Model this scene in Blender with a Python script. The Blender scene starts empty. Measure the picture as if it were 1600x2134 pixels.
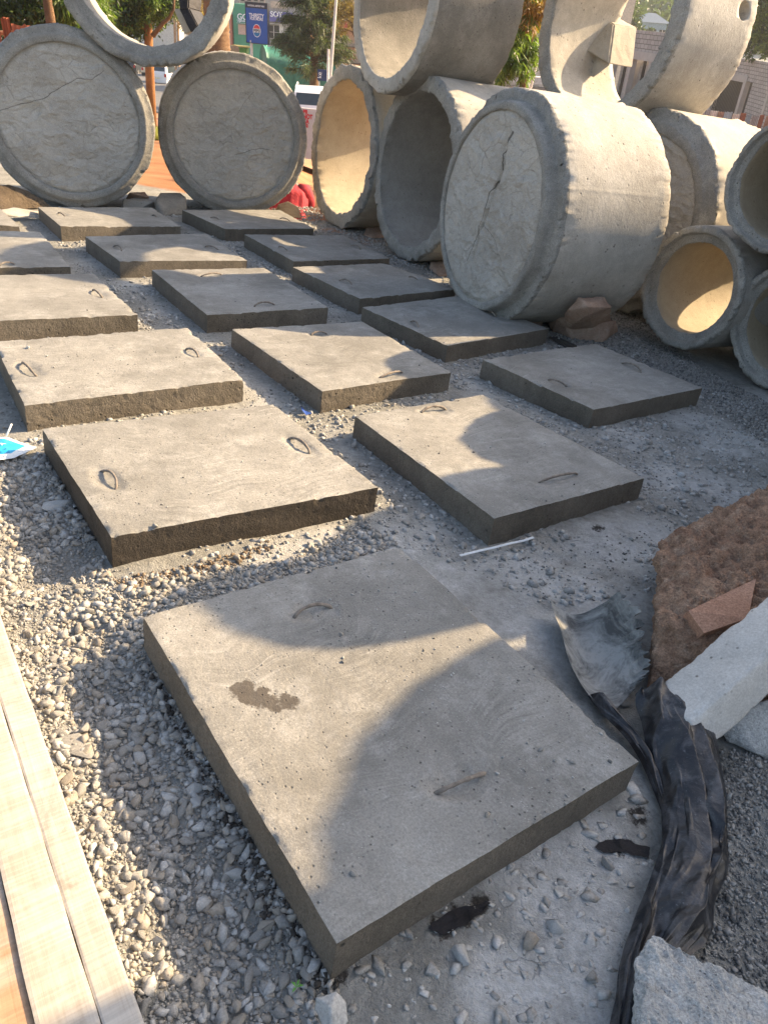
import bpy, bmesh, math, random
import numpy as np
from mathutils import Vector, Matrix
random.seed(7); rng = np.random.default_rng(7)
scene = bpy.context.scene
COL = scene.collection
# ------------------------------------------------------------------ camera
F_PX, PITCH, ROLL, CAM_H = 1538.9, 0.52085, 0.15073, 1.5
_fw = np.array([0, math.cos(PITCH), -math.sin(PITCH)]); _r0 = np.array([1., 0, 0]); _u0 = np.cross(_r0, _fw)
CR = math.cos(ROLL)*_r0 + math.sin(ROLL)*_u0
CU = -math.sin(ROLL)*_r0 + math.cos(ROLL)*_u0
CW = _fw
CC = np.array([0, 0, CAM_H])
cam_data = bpy.data.cameras.new('camera'); cam = bpy.data.objects.new('camera', cam_data); COL.objects.link(cam)
cam_data.sensor_fit = 'VERTICAL'; cam_data.sensor_height = 36.0; cam_data.lens = F_PX/2134*36
cam_data.clip_start = 0.05; cam_data.clip_end = 3000
cam.matrix_world = Matrix(((CR[0], CU[0], -CW[0], 0), (CR[1], CU[1], -CW[1], 0), (CR[2], CU[2], -CW[2], CAM_H), (0, 0, 0, 1)))
scene.camera = cam
# ------------------------------------------------------------------ light
SUN_AZ, SUN_EL = 0.50, math.radians(31.5)          # azimuth measured from +X towards +Y
sun_dir = Vector((math.cos(SUN_AZ)*math.cos(SUN_EL), math.sin(SUN_AZ)*math.cos(SUN_EL), math.sin(SUN_EL)))
world = bpy.data.worlds.new('World'); scene.world = world; world.use_nodes = True
wn = world.node_tree.nodes; wl = world.node_tree.links
sky = wn.new('ShaderNodeTexSky'); sky.sky_type = 'NISHITA'; sky.sun_disc = False
sky.sun_elevation = SUN_EL; sky.sun_rotation = math.pi/2 - SUN_AZ
sky.air_density = 1.0; sky.dust_density = 3.6; sky.ozone_density = 0.35
wl.new(sky.outputs[0], wn['Background'].inputs[0]); wn['Background'].inputs[1].default_value = 0.105
sl = bpy.data.lights.new('sun', 'SUN'); sl.energy = 5.0; sl.angle = math.radians(0.53); sl.color = (1.0, 0.74, 0.45)
so = bpy.data.objects.new('sun', sl); COL.objects.link(so)
so.rotation_euler = (-sun_dir).to_track_quat('-Z', 'Y').to_euler()
scene.view_settings.view_transform = 'Standard'; scene.view_settings.look = 'None'
scene.view_settings.gamma = 1.0; scene.view_settings.exposure = 1.6; scene.view_settings.use_curve_mapping = False
HAZE = 0.0005
scene.render.engine = 'CYCLES'
scene.cycles.max_bounces = 6; scene.cycles.diffuse_bounces = 4
# ------------------------------------------------------------------ frames
def ray(px, py):
    return (px-800)/F_PX*CR - (py-1067)/F_PX*CU + CW
def gp(px, py, z=0.0):                      # the yard point seen at this picture point, at height z
    d = ray(px, py); t = (z-CAM_H)/d[2]; return CC + t*d
UG = np.array([-0.0578, -0.0823, 0.9949]); UG /= np.linalg.norm(UG)      # true up: the yard slopes a little
FG = CW - (CW@UG)*UG; FG /= np.linalg.norm(FG); RG = np.cross(FG, UG)
def smooth(a, b, x):
    t = np.clip((np.asarray(x, float)-a)/(b-a), 0, 1); return t*t*(3-2*t)
def h_street(D, X):
    D = np.asarray(D, float); X = np.asarray(X, float)
    h = np.interp(D, [0, 11, 16, 25, 40, 55, 90, 130, 300, 800], [2.4, 2.4, 2.7, 3.7, 5.2, 6.3, 8.0, 8.0, -12, -16])
    h = h + 1.2*smooth(-0.22, -0.08, X/np.maximum(D, 1))*smooth(12, 22, D)*(1-smooth(35, 60, D))
    return h
def terrain_z(x, y):
    x = np.asarray(x, float); y = np.asarray(y, float)
    D = FG[0]*x+FG[1]*y; X = RG[0]*x+RG[1]*y
    h = h_street(D, X)
    z = (-h-UG[0]*x-UG[1]*y)/UG[2]+CAM_H
    k = smooth(9.8, 14, D)
    return z*k
def bg(px, py, D):                          # background point: picture direction at horizontal distance D
    d = ray(px, py); return CC + d*(D/(d@FG))
def bground(px, D):                         # ground point in the direction of that column at distance D
    d = ray(px, 40); p = CC+d*(D/(d@FG)); z = float(terrain_z(p[0], p[1])); return np.array([p[0], p[1], z])
GROT = Matrix(((RG[0], FG[0], UG[0]), (RG[1], FG[1], UG[1]), (RG[2], FG[2], UG[2])))   # local x right, y away, z up
# ------------------------------------------------------------------ object helpers
def tag(o, label=None, cat=None, group=None, kind=None):
    if label: o['label'] = label
    if cat: o['category'] = cat
    if group: o['group'] = group
    if kind: o['kind'] = kind
    return o
def link(o, parent=None):
    COL.objects.link(o)
    if parent is not None: o.parent = parent
    return o
def empty(name, loc, rz=0.0, rot=None):
    o = bpy.data.objects.new(name, None); COL.objects.link(o); o.empty_display_size = 0.1
    if rot is not None: o.matrix_world = Matrix.Translation(Vector(loc)) @ rot.to_4x4() @ Matrix.Rotation(rz, 4, 'Z')
    else: o.location = loc; o.rotation_euler = (0, 0, rz)
    return o
def mesh_np(name, v, f, mat=None, smoothf=False, parent=None, mats=None, mi=None):
    v = np.asarray(v, np.float32); me = bpy.data.meshes.new(name)
    if isinstance(f, np.ndarray):
        k = f.shape[1]; n = len(f)
        me.vertices.add(len(v)); me.vertices.foreach_set('co', v.ravel())
        me.loops.add(n*k); me.loops.foreach_set('vertex_index', f.astype(np.int32).ravel())
        me.polygons.add(n); me.polygons.foreach_set('loop_start', np.arange(0, n*k, k, dtype=np.int32))
        me.polygons.foreach_set('loop_total', np.full(n, k, np.int32))
        me.update(calc_edges=True)
    else:
        me.from_pydata([tuple(p) for p in v], [], [tuple(p) for p in f]); me.update()
    if smoothf: me.polygons.foreach_set('use_smooth', np.ones(len(me.polygons), bool))
    for m in (mats or ([mat] if mat else [])): me.materials.append(m)
    if mi is not None: me.polygons.foreach_set('material_index', np.asarray(mi, np.int32))
    o = bpy.data.objects.new(name, me); link(o, parent); return o
class MB:                                   # collects simple shapes, builds one mesh object
    def __init__(s): s.v = []; s.f = []; s.mi = []
    def add(s, v, f, m=0):
        b = len(s.v); s.v += [tuple(map(float, p)) for p in v]; s.f += [tuple(i+b for i in q) for q in f]; s.mi += [m]*len(f)
    def box(s, x0, x1, y0, y1, z0, z1, m=0, rz=0, c=None, bev=0.0):
        v = [(x, y, z) for z in (z0, z1) for y in (y0, y1) for x in (x0, x1)]
        if rz:
            cx, cy = c or ((x0+x1)/2, (y0+y1)/2); a, b = math.cos(rz), math.sin(rz)
            v = [(cx+(x-cx)*a-(y-cy)*b, cy+(x-cx)*b+(y-cy)*a, z) for x, y, z in v]
        s.add(v, [(0, 2, 3, 1), (4, 5, 7, 6), (0, 1, 5, 4), (2, 6, 7, 3), (0, 4, 6, 2), (1, 3, 7, 5)], m)
    def prism(s, pts, y0, y1, m=0):         # outline in xz extruded along y
        n = len(pts); v = [(x, y0, z) for x, z in pts]+[(x, y1, z) for x, z in pts]
        f = [tuple(range(n)), tuple(range(2*n-1, n-1, -1))]+[(i, i+n, (i+1) % n+n, (i+1) % n) for i in range(n)]
        s.add(v, f, m)
    def tube(s, pts, r, n=8, m=0, caps=True):
        pts = [np.array(p, float) for p in pts]; R = r if hasattr(r, '__len__') else [r]*len(pts)
        v = []; f = []; ref = np.array([0, 0, 1.]) if abs((pts[-1]-pts[0])[2]) < .9*np.linalg.norm(pts[-1]-pts[0]) else np.array([1., 0, 0])
        for i, p in enumerate(pts):
            t = pts[min(i+1, len(pts)-1)]-pts[max(i-1, 0)]; t /= np.linalg.norm(t)+1e-9
            a = np.cross(t, ref); a /= np.linalg.norm(a)+1e-9; b = np.cross(t, a)
            for k in range(n):
                q = 2*math.pi*k/n; v.append(p+R[i]*(math.cos(q)*a+math.sin(q)*b))
        for i in range(len(pts)-1):
            for k in range(n): f.append((i*n+k, i*n+(k+1) % n, (i+1)*n+(k+1) % n, (i+1)*n+k))
        if caps: f.append(tuple(range(n-1, -1, -1))); f.append(tuple((len(pts)-1)*n+k for k in range(n)))
        s.add(v, f, m)
    def build(s, name, mats, parent=None, sm=False):
        if not isinstance(mats, (list, tuple)): mats = [mats]
        return mesh_np(name, s.v, s.f, mats=mats, mi=s.mi, parent=parent, smoothf=sm)
# vectorised value noise
_P = rng.random((64, 64, 64)).astype(np.float32)
def vnoise(p):
    p = np.asarray(p, float); i = np.floor(p).astype(int); f = p-i; f = f*f*(3-2*f); i &= 63; j = (i+1) & 63
    x0, y0, z0 = i[..., 0], i[..., 1], i[..., 2]; x1, y1, z1 = j[..., 0], j[..., 1], j[..., 2]; u, v, w = f[..., 0], f[..., 1], f[..., 2]
    a = _P[x0, y0, z0]*(1-u)+_P[x1, y0, z0]*u; b = _P[x0, y1, z0]*(1-u)+_P[x1, y1, z0]*u
    c = _P[x0, y0, z1]*(1-u)+_P[x1, y0, z1]*u; d = _P[x0, y1, z1]*(1-u)+_P[x1, y1, z1]*u
    return ((a*(1-v)+b*v)*(1-w)+(c*(1-v)+d*v)*w)*2-1
def fbm(p, oct=4, gain=.5):
    p = np.asarray(p, float); s = 0; a = 1; t = 0
    for k in range(oct): s = s+a*vnoise(p*2**k+17.3*k); t += a; a *= gain
    return s/t
def ridged(p, oct=4):
    p = np.asarray(p, float); s = 0; a = 1; t = 0
    for k in range(oct): s = s+a*(1-2*np.abs(vnoise(p*2**k+11.7*k))); t += a; a *= .5
    return s/t
def v3(x, y, z=0.0):
    x, y, z = np.broadcast_arrays(x, y, z); return np.stack([x, y, z], -1).astype(float)
# ------------------------------------------------------------------ materials
def newmat(name):
    m = bpy.data.materials.new(name); m.use_nodes = True; nt = m.node_tree; return m, nt, nt.nodes['Principled BSDF']
def N(nt, t, **k):
    n = nt.nodes.new(t)
    for a, b in k.items(): setattr(n, a, b)
    return n
def noise(nt, vec, scale, detail=5, rough=.6, dist=0.0):
    n = N(nt, 'ShaderNodeTexNoise'); n.inputs['Scale'].default_value = scale; n.inputs['Detail'].default_value = detail
    n.inputs['Roughness'].default_value = rough; n.inputs['Distortion'].default_value = dist
    nt.links.new(vec, n.inputs['Vector']); return n.outputs[0]
def ramp(nt, fac, stops):
    n = N(nt, 'ShaderNodeValToRGB'); e = n.color_ramp.elements
    while len(e) < len(stops): e.new(.5)
    for i, (p, c) in enumerate(stops):
        e[i].position = p; e[i].color = (*c, 1) if hasattr(c, '__len__') else (c, c, c, 1)
    nt.links.new(fac, n.inputs[0]); return n.outputs[0]
def mixc(nt, fac, a, b, mode='MIX'):
    n = N(nt, 'ShaderNodeMix', data_type='RGBA', blend_type=mode)
    for s, v in ((0, fac), (6, a), (7, b)):
        if isinstance(v, (int, float)): n.inputs[s].default_value = v
        elif isinstance(v, (tuple, list)): n.inputs[s].default_value = (*v, 1) if len(v) == 3 else v
        else: nt.links.new(v, n.inputs[s])
    return n.outputs[2]
def math_(nt, op, a, b=0.0, c=None):
    n = N(nt, 'ShaderNodeMath', operation=op)
    for s, v in enumerate((a, b) if c is None else (a, b, c)):
        if isinstance(v, (int, float)): n.inputs[s].default_value = v
        else: nt.links.new(v, n.inputs[s])
    return n.outputs[0]
def vec_rand(nt, kind='Object'):
    tc = N(nt, 'ShaderNodeTexCoord'); oi = N(nt, 'ShaderNodeObjectInfo')
    s = N(nt, 'ShaderNodeVectorMath', operation='SCALE'); s.inputs[0].default_value = (37, 53, 71); nt.links.new(oi.outputs['Random'], s.inputs[3])
    a = N(nt, 'ShaderNodeVectorMath', operation='ADD'); nt.links.new(tc.outputs[kind], a.inputs[0]); nt.links.new(s.outputs[0], a.inputs[1])
    return a.outputs[0]
def concrete(name, dark, light, rough=.85, pits=60, pit_amt=.6, bump=.35, big=1.6, dust=None, dust_amt=.5, streak=None, fine=.5, spec=.3, bdist=.006, wetcol=None):
    m, nt, b = newmat(name); v = vec_rand(nt)
    n1 = noise(nt, v, big, 7, .62, .3); col = ramp(nt, n1, [(.3, dark), (.7, light)])
    n2 = noise(nt, v, big*9, 5, .7); col = mixc(nt, ramp(nt, n2, [(.35, .0), (.75, .35)]), col, tuple(c*.62 for c in dark))
    if dust:
        n5 = noise(nt, v, big*2.7, 9, .8, .25); col = mixc(nt, math_(nt, 'MULTIPLY', ramp(nt, n5, [(.5, 0.), (.68, 1.)]), dust_amt), col, dust)
    if wetcol:
        n6 = noise(nt, v, big*1.3, 6, .65, .6); col = mixc(nt, ramp(nt, n6, [(.55, 0.), (.62, .75)]), col, wetcol)
    n3 = noise(nt, v, 160, 3, .8); col = mixc(nt, fine, col, ramp(nt, n3, [(.3, .25), (.7, .75)]), 'OVERLAY')
    vo = N(nt, 'ShaderNodeTexVoronoi'); vo.inputs['Scale'].default_value = pits; nt.links.new(v, vo.inputs['Vector'])
    pit = ramp(nt, vo.outputs['Distance'], [(.10, 1.), (.26, 0.)])
    sel = N(nt, 'ShaderNodeSeparateColor'); nt.links.new(vo.outputs['Color'], sel.inputs[0])
    pit = math_(nt, 'MULTIPLY', pit, math_(nt, 'LESS_THAN', sel.outputs[0], .30))
    pit = math_(nt, 'MULTIPLY', pit, ramp(nt, noise(nt, v, 5, 2, .5), [(.4, .1), (.62, 1.)]))
    col = mixc(nt, math_(nt, 'MULTIPLY', pit, pit_amt), col, tuple(c*.3 for c in dark))
    nt.links.new(col, b.inputs['Base Color']); b.inputs['Roughness'].default_value = rough; b.inputs['Specular IOR Level'].default_value = spec
    hsum = math_(nt, 'ADD', math_(nt, 'MULTIPLY', n2, .8), math_(nt, 'MULTIPLY', n3, .35))
    hsum = math_(nt, 'ADD', hsum, math_(nt, 'MULTIPLY', noise(nt, v, 45, 5, .7), .7))
    hsum = math_(nt, 'SUBTRACT', hsum, math_(nt, 'MULTIPLY', pit, .9))
    bp = N(nt, 'ShaderNodeBump'); bp.inputs['Strength'].default_value = bump; bp.inputs['Distance'].default_value = bdist
    nt.links.new(hsum, bp.inputs['Height']); nt.links.new(bp.outputs[0], b.inputs['Normal'])
    m['colsock'] = 1; return m
def plain(name, col, rough=.6, metal=0.0, var=.25, scale=8, bump=.1, spec=.4, bdist=.01, trans=0):
    m, nt, b = newmat(name); v = vec_rand(nt); n = noise(nt, v, scale, 6, .65)
    c = ramp(nt, n, [(.3, tuple(x*(1-var) for x in col)), (.7, tuple(min(1, x*(1+var)) for x in col))])
    nt.links.new(c, b.inputs['Base Color']); b.inputs['Roughness'].default_value = rough; b.inputs['Metallic'].default_value = metal
    b.inputs['Specular IOR Level'].default_value = spec
    if bump:
        bp = N(nt, 'ShaderNodeBump'); bp.inputs['Strength'].default_value = bump; bp.inputs['Distance'].default_value = bdist
        nt.links.new(noise(nt, v, scale*6, 4, .7), bp.inputs['Height']); nt.links.new(bp.outputs[0], b.inputs['Normal'])
    return m
M = {}
M['slab_top'] = concrete('slab_top', (.178, .174, .158), (.33, .322, .296), .8, 70, .8, .6, 1.5, dust=(.45, .445, .42), dust_amt=.5, fine=.5)
def brushed(m):
    """float marks, white bloom and damp blotches on a cast top"""
    nt = m.node_tree; b = nt.nodes['Principled BSDF']; v = vec_rand(nt); src = b.inputs['Base Color'].links[0].from_socket
    nz = N(nt, 'ShaderNodeTexNoise'); nz.inputs['Scale'].default_value = 2.2; nz.inputs['Detail'].default_value = 2; nt.links.new(v, nz.inputs['Vector']); sc = N(nt, 'ShaderNodeVectorMath', operation='SCALE'); sc.inputs[3].default_value = .35; nt.links.new(nz.outputs[1], sc.inputs[0])
    ad = N(nt, 'ShaderNodeVectorMath', operation='ADD'); nt.links.new(v, ad.inputs[0]); nt.links.new(sc.outputs[0], ad.inputs[1]); mp = N(nt, 'ShaderNodeMapping'); mp.inputs['Rotation'].default_value = (0, 0, .9); mp.inputs['Scale'].default_value = (5, 95, 5); nt.links.new(ad.outputs[0], mp.inputs[0])
    st = noise(nt, mp.outputs[0], 1.0, 4, .7); msk = ramp(nt, noise(nt, v, 3.1, 4, .6), [(.45, 0.), (.62, 1.)])
    c = mixc(nt, math_(nt, 'MULTIPLY', msk, .45), src, ramp(nt, st, [(.35, .28), (.65, .75)]), 'OVERLAY')
    blo = ramp(nt, noise(nt, v, 1.9, 9, .72, .3), [(.50, 0.), (.66, .55)]); c = mixc(nt, blo, c, (.135, .13, .115))
    sp = math_(nt, 'MULTIPLY', ramp(nt, noise(nt, v, 230, 2, .6), [(.66, 0.), (.70, 1.)]), ramp(nt, noise(nt, v, 4.3, 5, .7), [(.42, .1), (.60, 1.)])); c = mixc(nt, math_(nt, 'MULTIPLY', sp, .7), c, (.50, .50, .47))
    blm = math_(nt, 'MULTIPLY', ramp(nt, noise(nt, mp.outputs[0], .35, 6, .75), [(.58, 0.), (.70, 1.)]), ramp(nt, noise(nt, v, 2.6, 3, .6), [(.50, 0.), (.60, 1.)])); c = mixc(nt, math_(nt, 'MULTIPLY', blm, .5), c, (.47, .465, .44))
    nt.links.new(c, b.inputs['Base Color']); old = b.inputs['Normal'].links[0].from_socket; bp = N(nt, 'ShaderNodeBump'); bp.inputs['Strength'].default_value = .5; bp.inputs['Distance'].default_value = .0025
    nt.links.new(math_(nt, 'MULTIPLY', st, msk), bp.inputs['Height']); nt.links.new(old, bp.inputs['Normal']); nt.links.new(bp.outputs[0], b.inputs['Normal'])
brushed(M['slab_top'])
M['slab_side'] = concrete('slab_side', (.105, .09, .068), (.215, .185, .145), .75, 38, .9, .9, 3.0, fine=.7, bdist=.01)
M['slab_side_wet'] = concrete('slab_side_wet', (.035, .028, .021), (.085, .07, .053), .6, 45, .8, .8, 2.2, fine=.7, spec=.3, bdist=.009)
M['pipe_pale'] = concrete('pipe_pale', (.34, .32, .28), (.54, .51, .45), .85, 26, .9, .6, 1.6, dust=(.62, .6, .55), dust_amt=.5, fine=.4)
M['pipe_grey'] = concrete('pipe_grey', (.27, .26, .235), (.43, .415, .38), .88, 32, .7, .5, 1.3, dust=(.46, .45, .42), dust_amt=.4, fine=.5)
M['pipe_dark'] = concrete('pipe_dark', (.15, .14, .12), (.33, .31, .27), .85, 32, .8, .5, 1.5, dust=(.40, .38, .34), dust_amt=.4, fine=.6)
M['bore_bounce_tint'] = concrete('bore_bounce_tint', (.36, .30, .21), (.50, .44, .33), .85, 30, .7, .4, 1.2, fine=.35)  # golden bounced sunlight worked into the bore colour
M['pipe_warm'] = concrete('pipe_warm', (.38, .34, .27), (.53, .485, .40), .85, 30, .6, .35, 1.2, fine=.35)
M['cap'] = concrete('cap', (.36, .34, .30), (.52, .50, .45), .9, 40, .5, .7, 2.0, dust=(.50, .48, .435), dust_amt=.6, fine=.5, bdist=.012)
def crumple(m, amt=.6, scale=5.0, dist=.02):
    """facets and darkened creases of plaster cast against crumpled sheeting"""
    nt = m.node_tree; b = nt.nodes['Principled BSDF']; v = vec_rand(nt); tot = None; dark = None
    nz = N(nt, 'ShaderNodeTexNoise'); nz.inputs['Scale'].default_value = 3.5; nz.inputs['Detail'].default_value = 3; nt.links.new(v, nz.inputs['Vector'])
    sc = N(nt, 'ShaderNodeVectorMath', operation='SCALE'); sc.inputs[3].default_value = .22; nt.links.new(nz.outputs[1], sc.inputs[0]); ad = N(nt, 'ShaderNodeVectorMath', operation='ADD'); nt.links.new(v, ad.inputs[0]); nt.links.new(sc.outputs[0], ad.inputs[1])
    mp = N(nt, 'ShaderNodeMapping'); mp.inputs['Scale'].default_value = (.75, 1, 1.25); mp.inputs['Rotation'].default_value = (0, .35, 0); nt.links.new(ad.outputs[0], mp.inputs[0])
    for sc_, w in ((scale, 1.), (scale*2.1, .55), (scale*4.7, .28)):
        a = N(nt, 'ShaderNodeTexVoronoi'); a.inputs['Scale'].default_value = sc_; nt.links.new(mp.outputs[0], a.inputs['Vector'])
        h = math_(nt, 'MULTIPLY', a.outputs['Distance'], w); tot = h if tot is None else math_(nt, 'ADD', tot, h)
    e = N(nt, 'ShaderNodeTexVoronoi', feature='DISTANCE_TO_EDGE'); e.inputs['Scale'].default_value = scale*1.3; nt.links.new(mp.outputs[0], e.inputs['Vector'])
    cr = math_(nt, 'MULTIPLY', ramp(nt, e.outputs['Distance'], [(.0, 1.), (.05, 0.)]), ramp(nt, noise(nt, v, 4, 3, .6), [(.45, 0.), (.62, 1.)]))
    src = b.inputs['Base Color'].links[0].from_socket; nt.links.new(mixc(nt, math_(nt, 'MULTIPLY', cr, amt), src, (.17, .16, .14)), b.inputs['Base Color'])
    tot = math_(nt, 'SUBTRACT', tot, math_(nt, 'MULTIPLY', cr, .15))
    old = b.inputs['Normal'].links[0].from_socket; bp = N(nt, 'ShaderNodeBump'); bp.inputs['Strength'].default_value = .8; bp.inputs['Distance'].default_value = dist
    nt.links.new(tot, bp.inputs['Height']); nt.links.new(old, bp.inputs['Normal']); nt.links.new(bp.outputs[0], b.inputs['Normal'])
crumple(M['cap'], .35, 5.5, .03)
def crackline(m, lines, wid=.004, warp=.03):
    """dark cracks along given polylines (own x, z coordinates of the piece)"""
    m = m.copy(); nt = m.node_tree; b = nt.nodes['Principled BSDF']; tc = N(nt, 'ShaderNodeTexCoord'); nz = N(nt, 'ShaderNodeTexNoise'); nz.inputs['Scale'].default_value = 7; nz.inputs['Detail'].default_value = 6; nt.links.new(tc.outputs['Object'], nz.inputs['Vector'])
    s0 = N(nt, 'ShaderNodeVectorMath', operation='SUBTRACT'); nt.links.new(nz.outputs[1], s0.inputs[0]); s0.inputs[1].default_value = (.5, .5, .5); s1 = N(nt, 'ShaderNodeVectorMath', operation='SCALE'); s1.inputs[3].default_value = warp*2; nt.links.new(s0.outputs[0], s1.inputs[0])
    ad = N(nt, 'ShaderNodeVectorMath', operation='ADD'); nt.links.new(tc.outputs['Object'], ad.inputs[0]); nt.links.new(s1.outputs[0], ad.inputs[1]); sp = N(nt, 'ShaderNodeSeparateXYZ'); nt.links.new(ad.outputs[0], sp.inputs[0]); X, Z = sp.outputs[0], sp.outputs[2]; best = None
    for line in lines:
        for (x0, z0, w0), (x1, z1, w1) in zip(line[:-1], line[1:]):
            dx, dz = x1-x0, z1-z0; L2 = dx*dx+dz*dz
            t = math_(nt, 'ADD', math_(nt, 'MULTIPLY', math_(nt, 'SUBTRACT', X, x0), dx/L2), math_(nt, 'MULTIPLY', math_(nt, 'SUBTRACT', Z, z0), dz/L2)); t = math_(nt, 'MINIMUM', math_(nt, 'MAXIMUM', t, 0.), 1.)
            a = math_(nt, 'SUBTRACT', X, math_(nt, 'ADD', math_(nt, 'MULTIPLY', t, dx), x0)); c = math_(nt, 'SUBTRACT', Z, math_(nt, 'ADD', math_(nt, 'MULTIPLY', t, dz), z0)); d = math_(nt, 'SQRT', math_(nt, 'ADD', math_(nt, 'MULTIPLY', a, a), math_(nt, 'MULTIPLY', c, c)))
            d = math_(nt, 'DIVIDE', d, math_(nt, 'ADD', math_(nt, 'MULTIPLY', t, w1-w0), w0)); best = d if best is None else math_(nt, 'MINIMUM', best, d)
    k = ramp(nt, best, [(.45, 1.), (1., 0.)]); src = b.inputs['Base Color'].links[0].from_socket; nt.links.new(mixc(nt, math_(nt, 'MULTIPLY', k, .75), src, (.07, .065, .055)), b.inputs['Base Color'])
    old = b.inputs['Normal'].links[0].from_socket; bp = N(nt, 'ShaderNodeBump'); bp.invert = True; bp.inputs['Strength'].default_value = .8; bp.inputs['Distance'].default_value = .01; nt.links.new(k, bp.inputs['Height']); nt.links.new(old, bp.inputs['Normal']); nt.links.new(bp.outputs[0], b.inputs['Normal']); return m
M['cap1'] = crackline(M['cap'], [[(-.64, .80, .0026), (-.2, .97, .003), (.10, 1.17, .003), (.22, 1.17, .002), (.34, 1.26, .0016)]], warp=.03)
M['cap2'] = crackline(M['cap'], [[(.0, .62, .002), (.20, .70, .0026), (.42, .72, .0016)], [(-.05, .95, .001), (.18, 1.25, .0018)]], warp=.03)
M['cap6'] = crackline(M['cap'], [[(.14, 1.32, .012), (.06, 1.20, .004), (.08, 1.05, .005), (.0, .90, .007), (-.03, .72, .003), (-.10, .55, .003), (-.13, .40, .003)], [(.0, .72, .002), (.18, .62, .002), (.30, .5, .0015)]], warp=.04)
M['rim'] = concrete('rim', (.22, .215, .195), (.40, .39, .355), .92, 48, .8, 1.0, 4.0, dust=(.48, .46, .42), dust_amt=.4, fine=.7, bdist=.012)
# ------------------------------------------------------------------ slabs (picture corners of the top face, back-left, back-right, front-right, front-left)
SLAB_H = 0.112
def C(px, py): return gp(px, py, SLAB_H)[:2]
EX = np.array([math.cos(.67), math.sin(.67)]); EY = np.array([-EX[1], EX[0]])
slab_px = {
 1: [(298, 1284), (832, 1138), (1330, 1585), (702, 1965)],
 2: [(88, 893), (570, 842), (787, 1015), (232, 1118)],
 3: [(740, 866), (1005, 822), (1343, 996), (1030, 1080)],
 4: [None, (390, 682), (508, 790), (52, 845)],
 5: [(483, 685), (755, 670), (940, 775), (672, 815)],
 6: [(1006, 748), (1240, 715), (1463, 808), (1237, 853)],
 7: [(755, 640), (965, 615), (1143, 685), (933, 720)],
 8: [(317, 562), (550, 557), (684, 640), (432, 656)],
 9: [(610, 556), (800, 548), (950, 602), (750, 622)],
 10: ['L', (195, 570), (287, 655), 'L'],
 11: [(178, 492), (430, 486), (515, 543), (250, 543)],
 12: [(510, 488), (715, 490), (812, 538), (612, 544)],
 13: ['L', (83, 482), (147, 555), 'L'],
 14: [(80, 431), (317, 432), (377, 472), (127, 471)],
 15: [(380, 437), (583, 437), (654, 476), (469, 477)],
 16: ['L', (2, 435), (41, 470), 'L'],
}
slab_xy = {}
for k, q in slab_px.items():
    c = [C(*p) if isinstance(p, tuple) else None for p in q]
    if q[0] is None: c[0] = c[1]+c[3]-c[2]
    if q[0] == 'L': c[0] = c[1]-EX*1.0; c[3] = c[2]-EX*1.0
    slab_xy[k] = np.array(c)
handles = {1: [((613, 1284), (692, 1264)), ((906, 1650), (1010, 1608))], 2: [((210, 980), (240, 1018)), ((602, 912), (645, 944))],
 3: [((878, 858), (930, 852)), ((1122, 1003), (1203, 985))], 4: [((48, 754), (77, 782)), ((386, 727), (413, 743))],
 5: [((648, 697), (682, 695)), ((788, 787), (838, 774))], 6: [((1141, 790), (1181, 804)), ((1296, 755), (1336, 775))],
 7: [((854, 669), (871, 682)), ((1007, 643), (1034, 658))], 8: [((418, 575), (462, 571)), ((530, 637), (573, 634))],
 9: [((707, 583), (733, 592)), ((852, 576), (870, 582))], 10: [((195, 604), (214, 618))], 11: [((237, 512), (254, 522)), ((428, 513), (456, 520))],
 12: [((581, 514), (599, 521)), ((731, 511), (751, 519))], 13: [((0, 552), (31, 549))], 14: [((122, 444), (137, 450)), ((317, 448), (326, 452))],
 15: [((439, 453), (456, 457)), ((584, 455), (606, 461))], 16: []}
slab_label = {
 1: 'largest nearest concrete slab, with a dark wet stain on its top',
 2: 'fully sunlit concrete slab with near-black wet front side and one white pebble on its edge',
 3: 'concrete slab behind a white plastic strip, half sunlit with a rounded shadow edge',
 4: 'sunlit concrete slab at the left edge of the picture with scooped handle hollows',
 5: 'sunlit concrete slab with a blue scrap lying at its left foot',
 6: 'shaded concrete slab alone at the right, in front of the red stones',
 7: 'shaded concrete slab with a sunlit front corner, beside the big capped pipe',
 8: 'shaded concrete slab in the middle row with sunlight only along its far edge',
 9: 'shaded concrete slab right in front of the open wide pipe',
 10: 'concrete slab cut by the left picture edge, its front half in sunlight',
 11: 'concrete slab in the middle left with a sunlit front-left corner below the capped pipes',
 12: 'dark shaded concrete slab in front of the golden lit open pipe',
 13: 'concrete slab at the left picture edge crossed by bands of sun and shade',
 14: 'far concrete slab directly in front of the leftmost capped pipe',
 15: 'far concrete slab in front of the right one of the two capped upright-facing pipes',
 16: 'sliver of a far concrete slab at the left picture edge beside a rubble heap'}
side_mat = {1: 'slab_side', 2: 'slab_side_wet'}
M['steel'] = plain('handle_steel', (.20, .17, .14), .75, .0, .4, 60, .5, bdist=.002)
M['mortar_dark'] = concrete('mortar_dark', (.17, .16, .15), (.28, .27, .26), .85, 80, .4, .9, 6, fine=.6)
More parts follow.
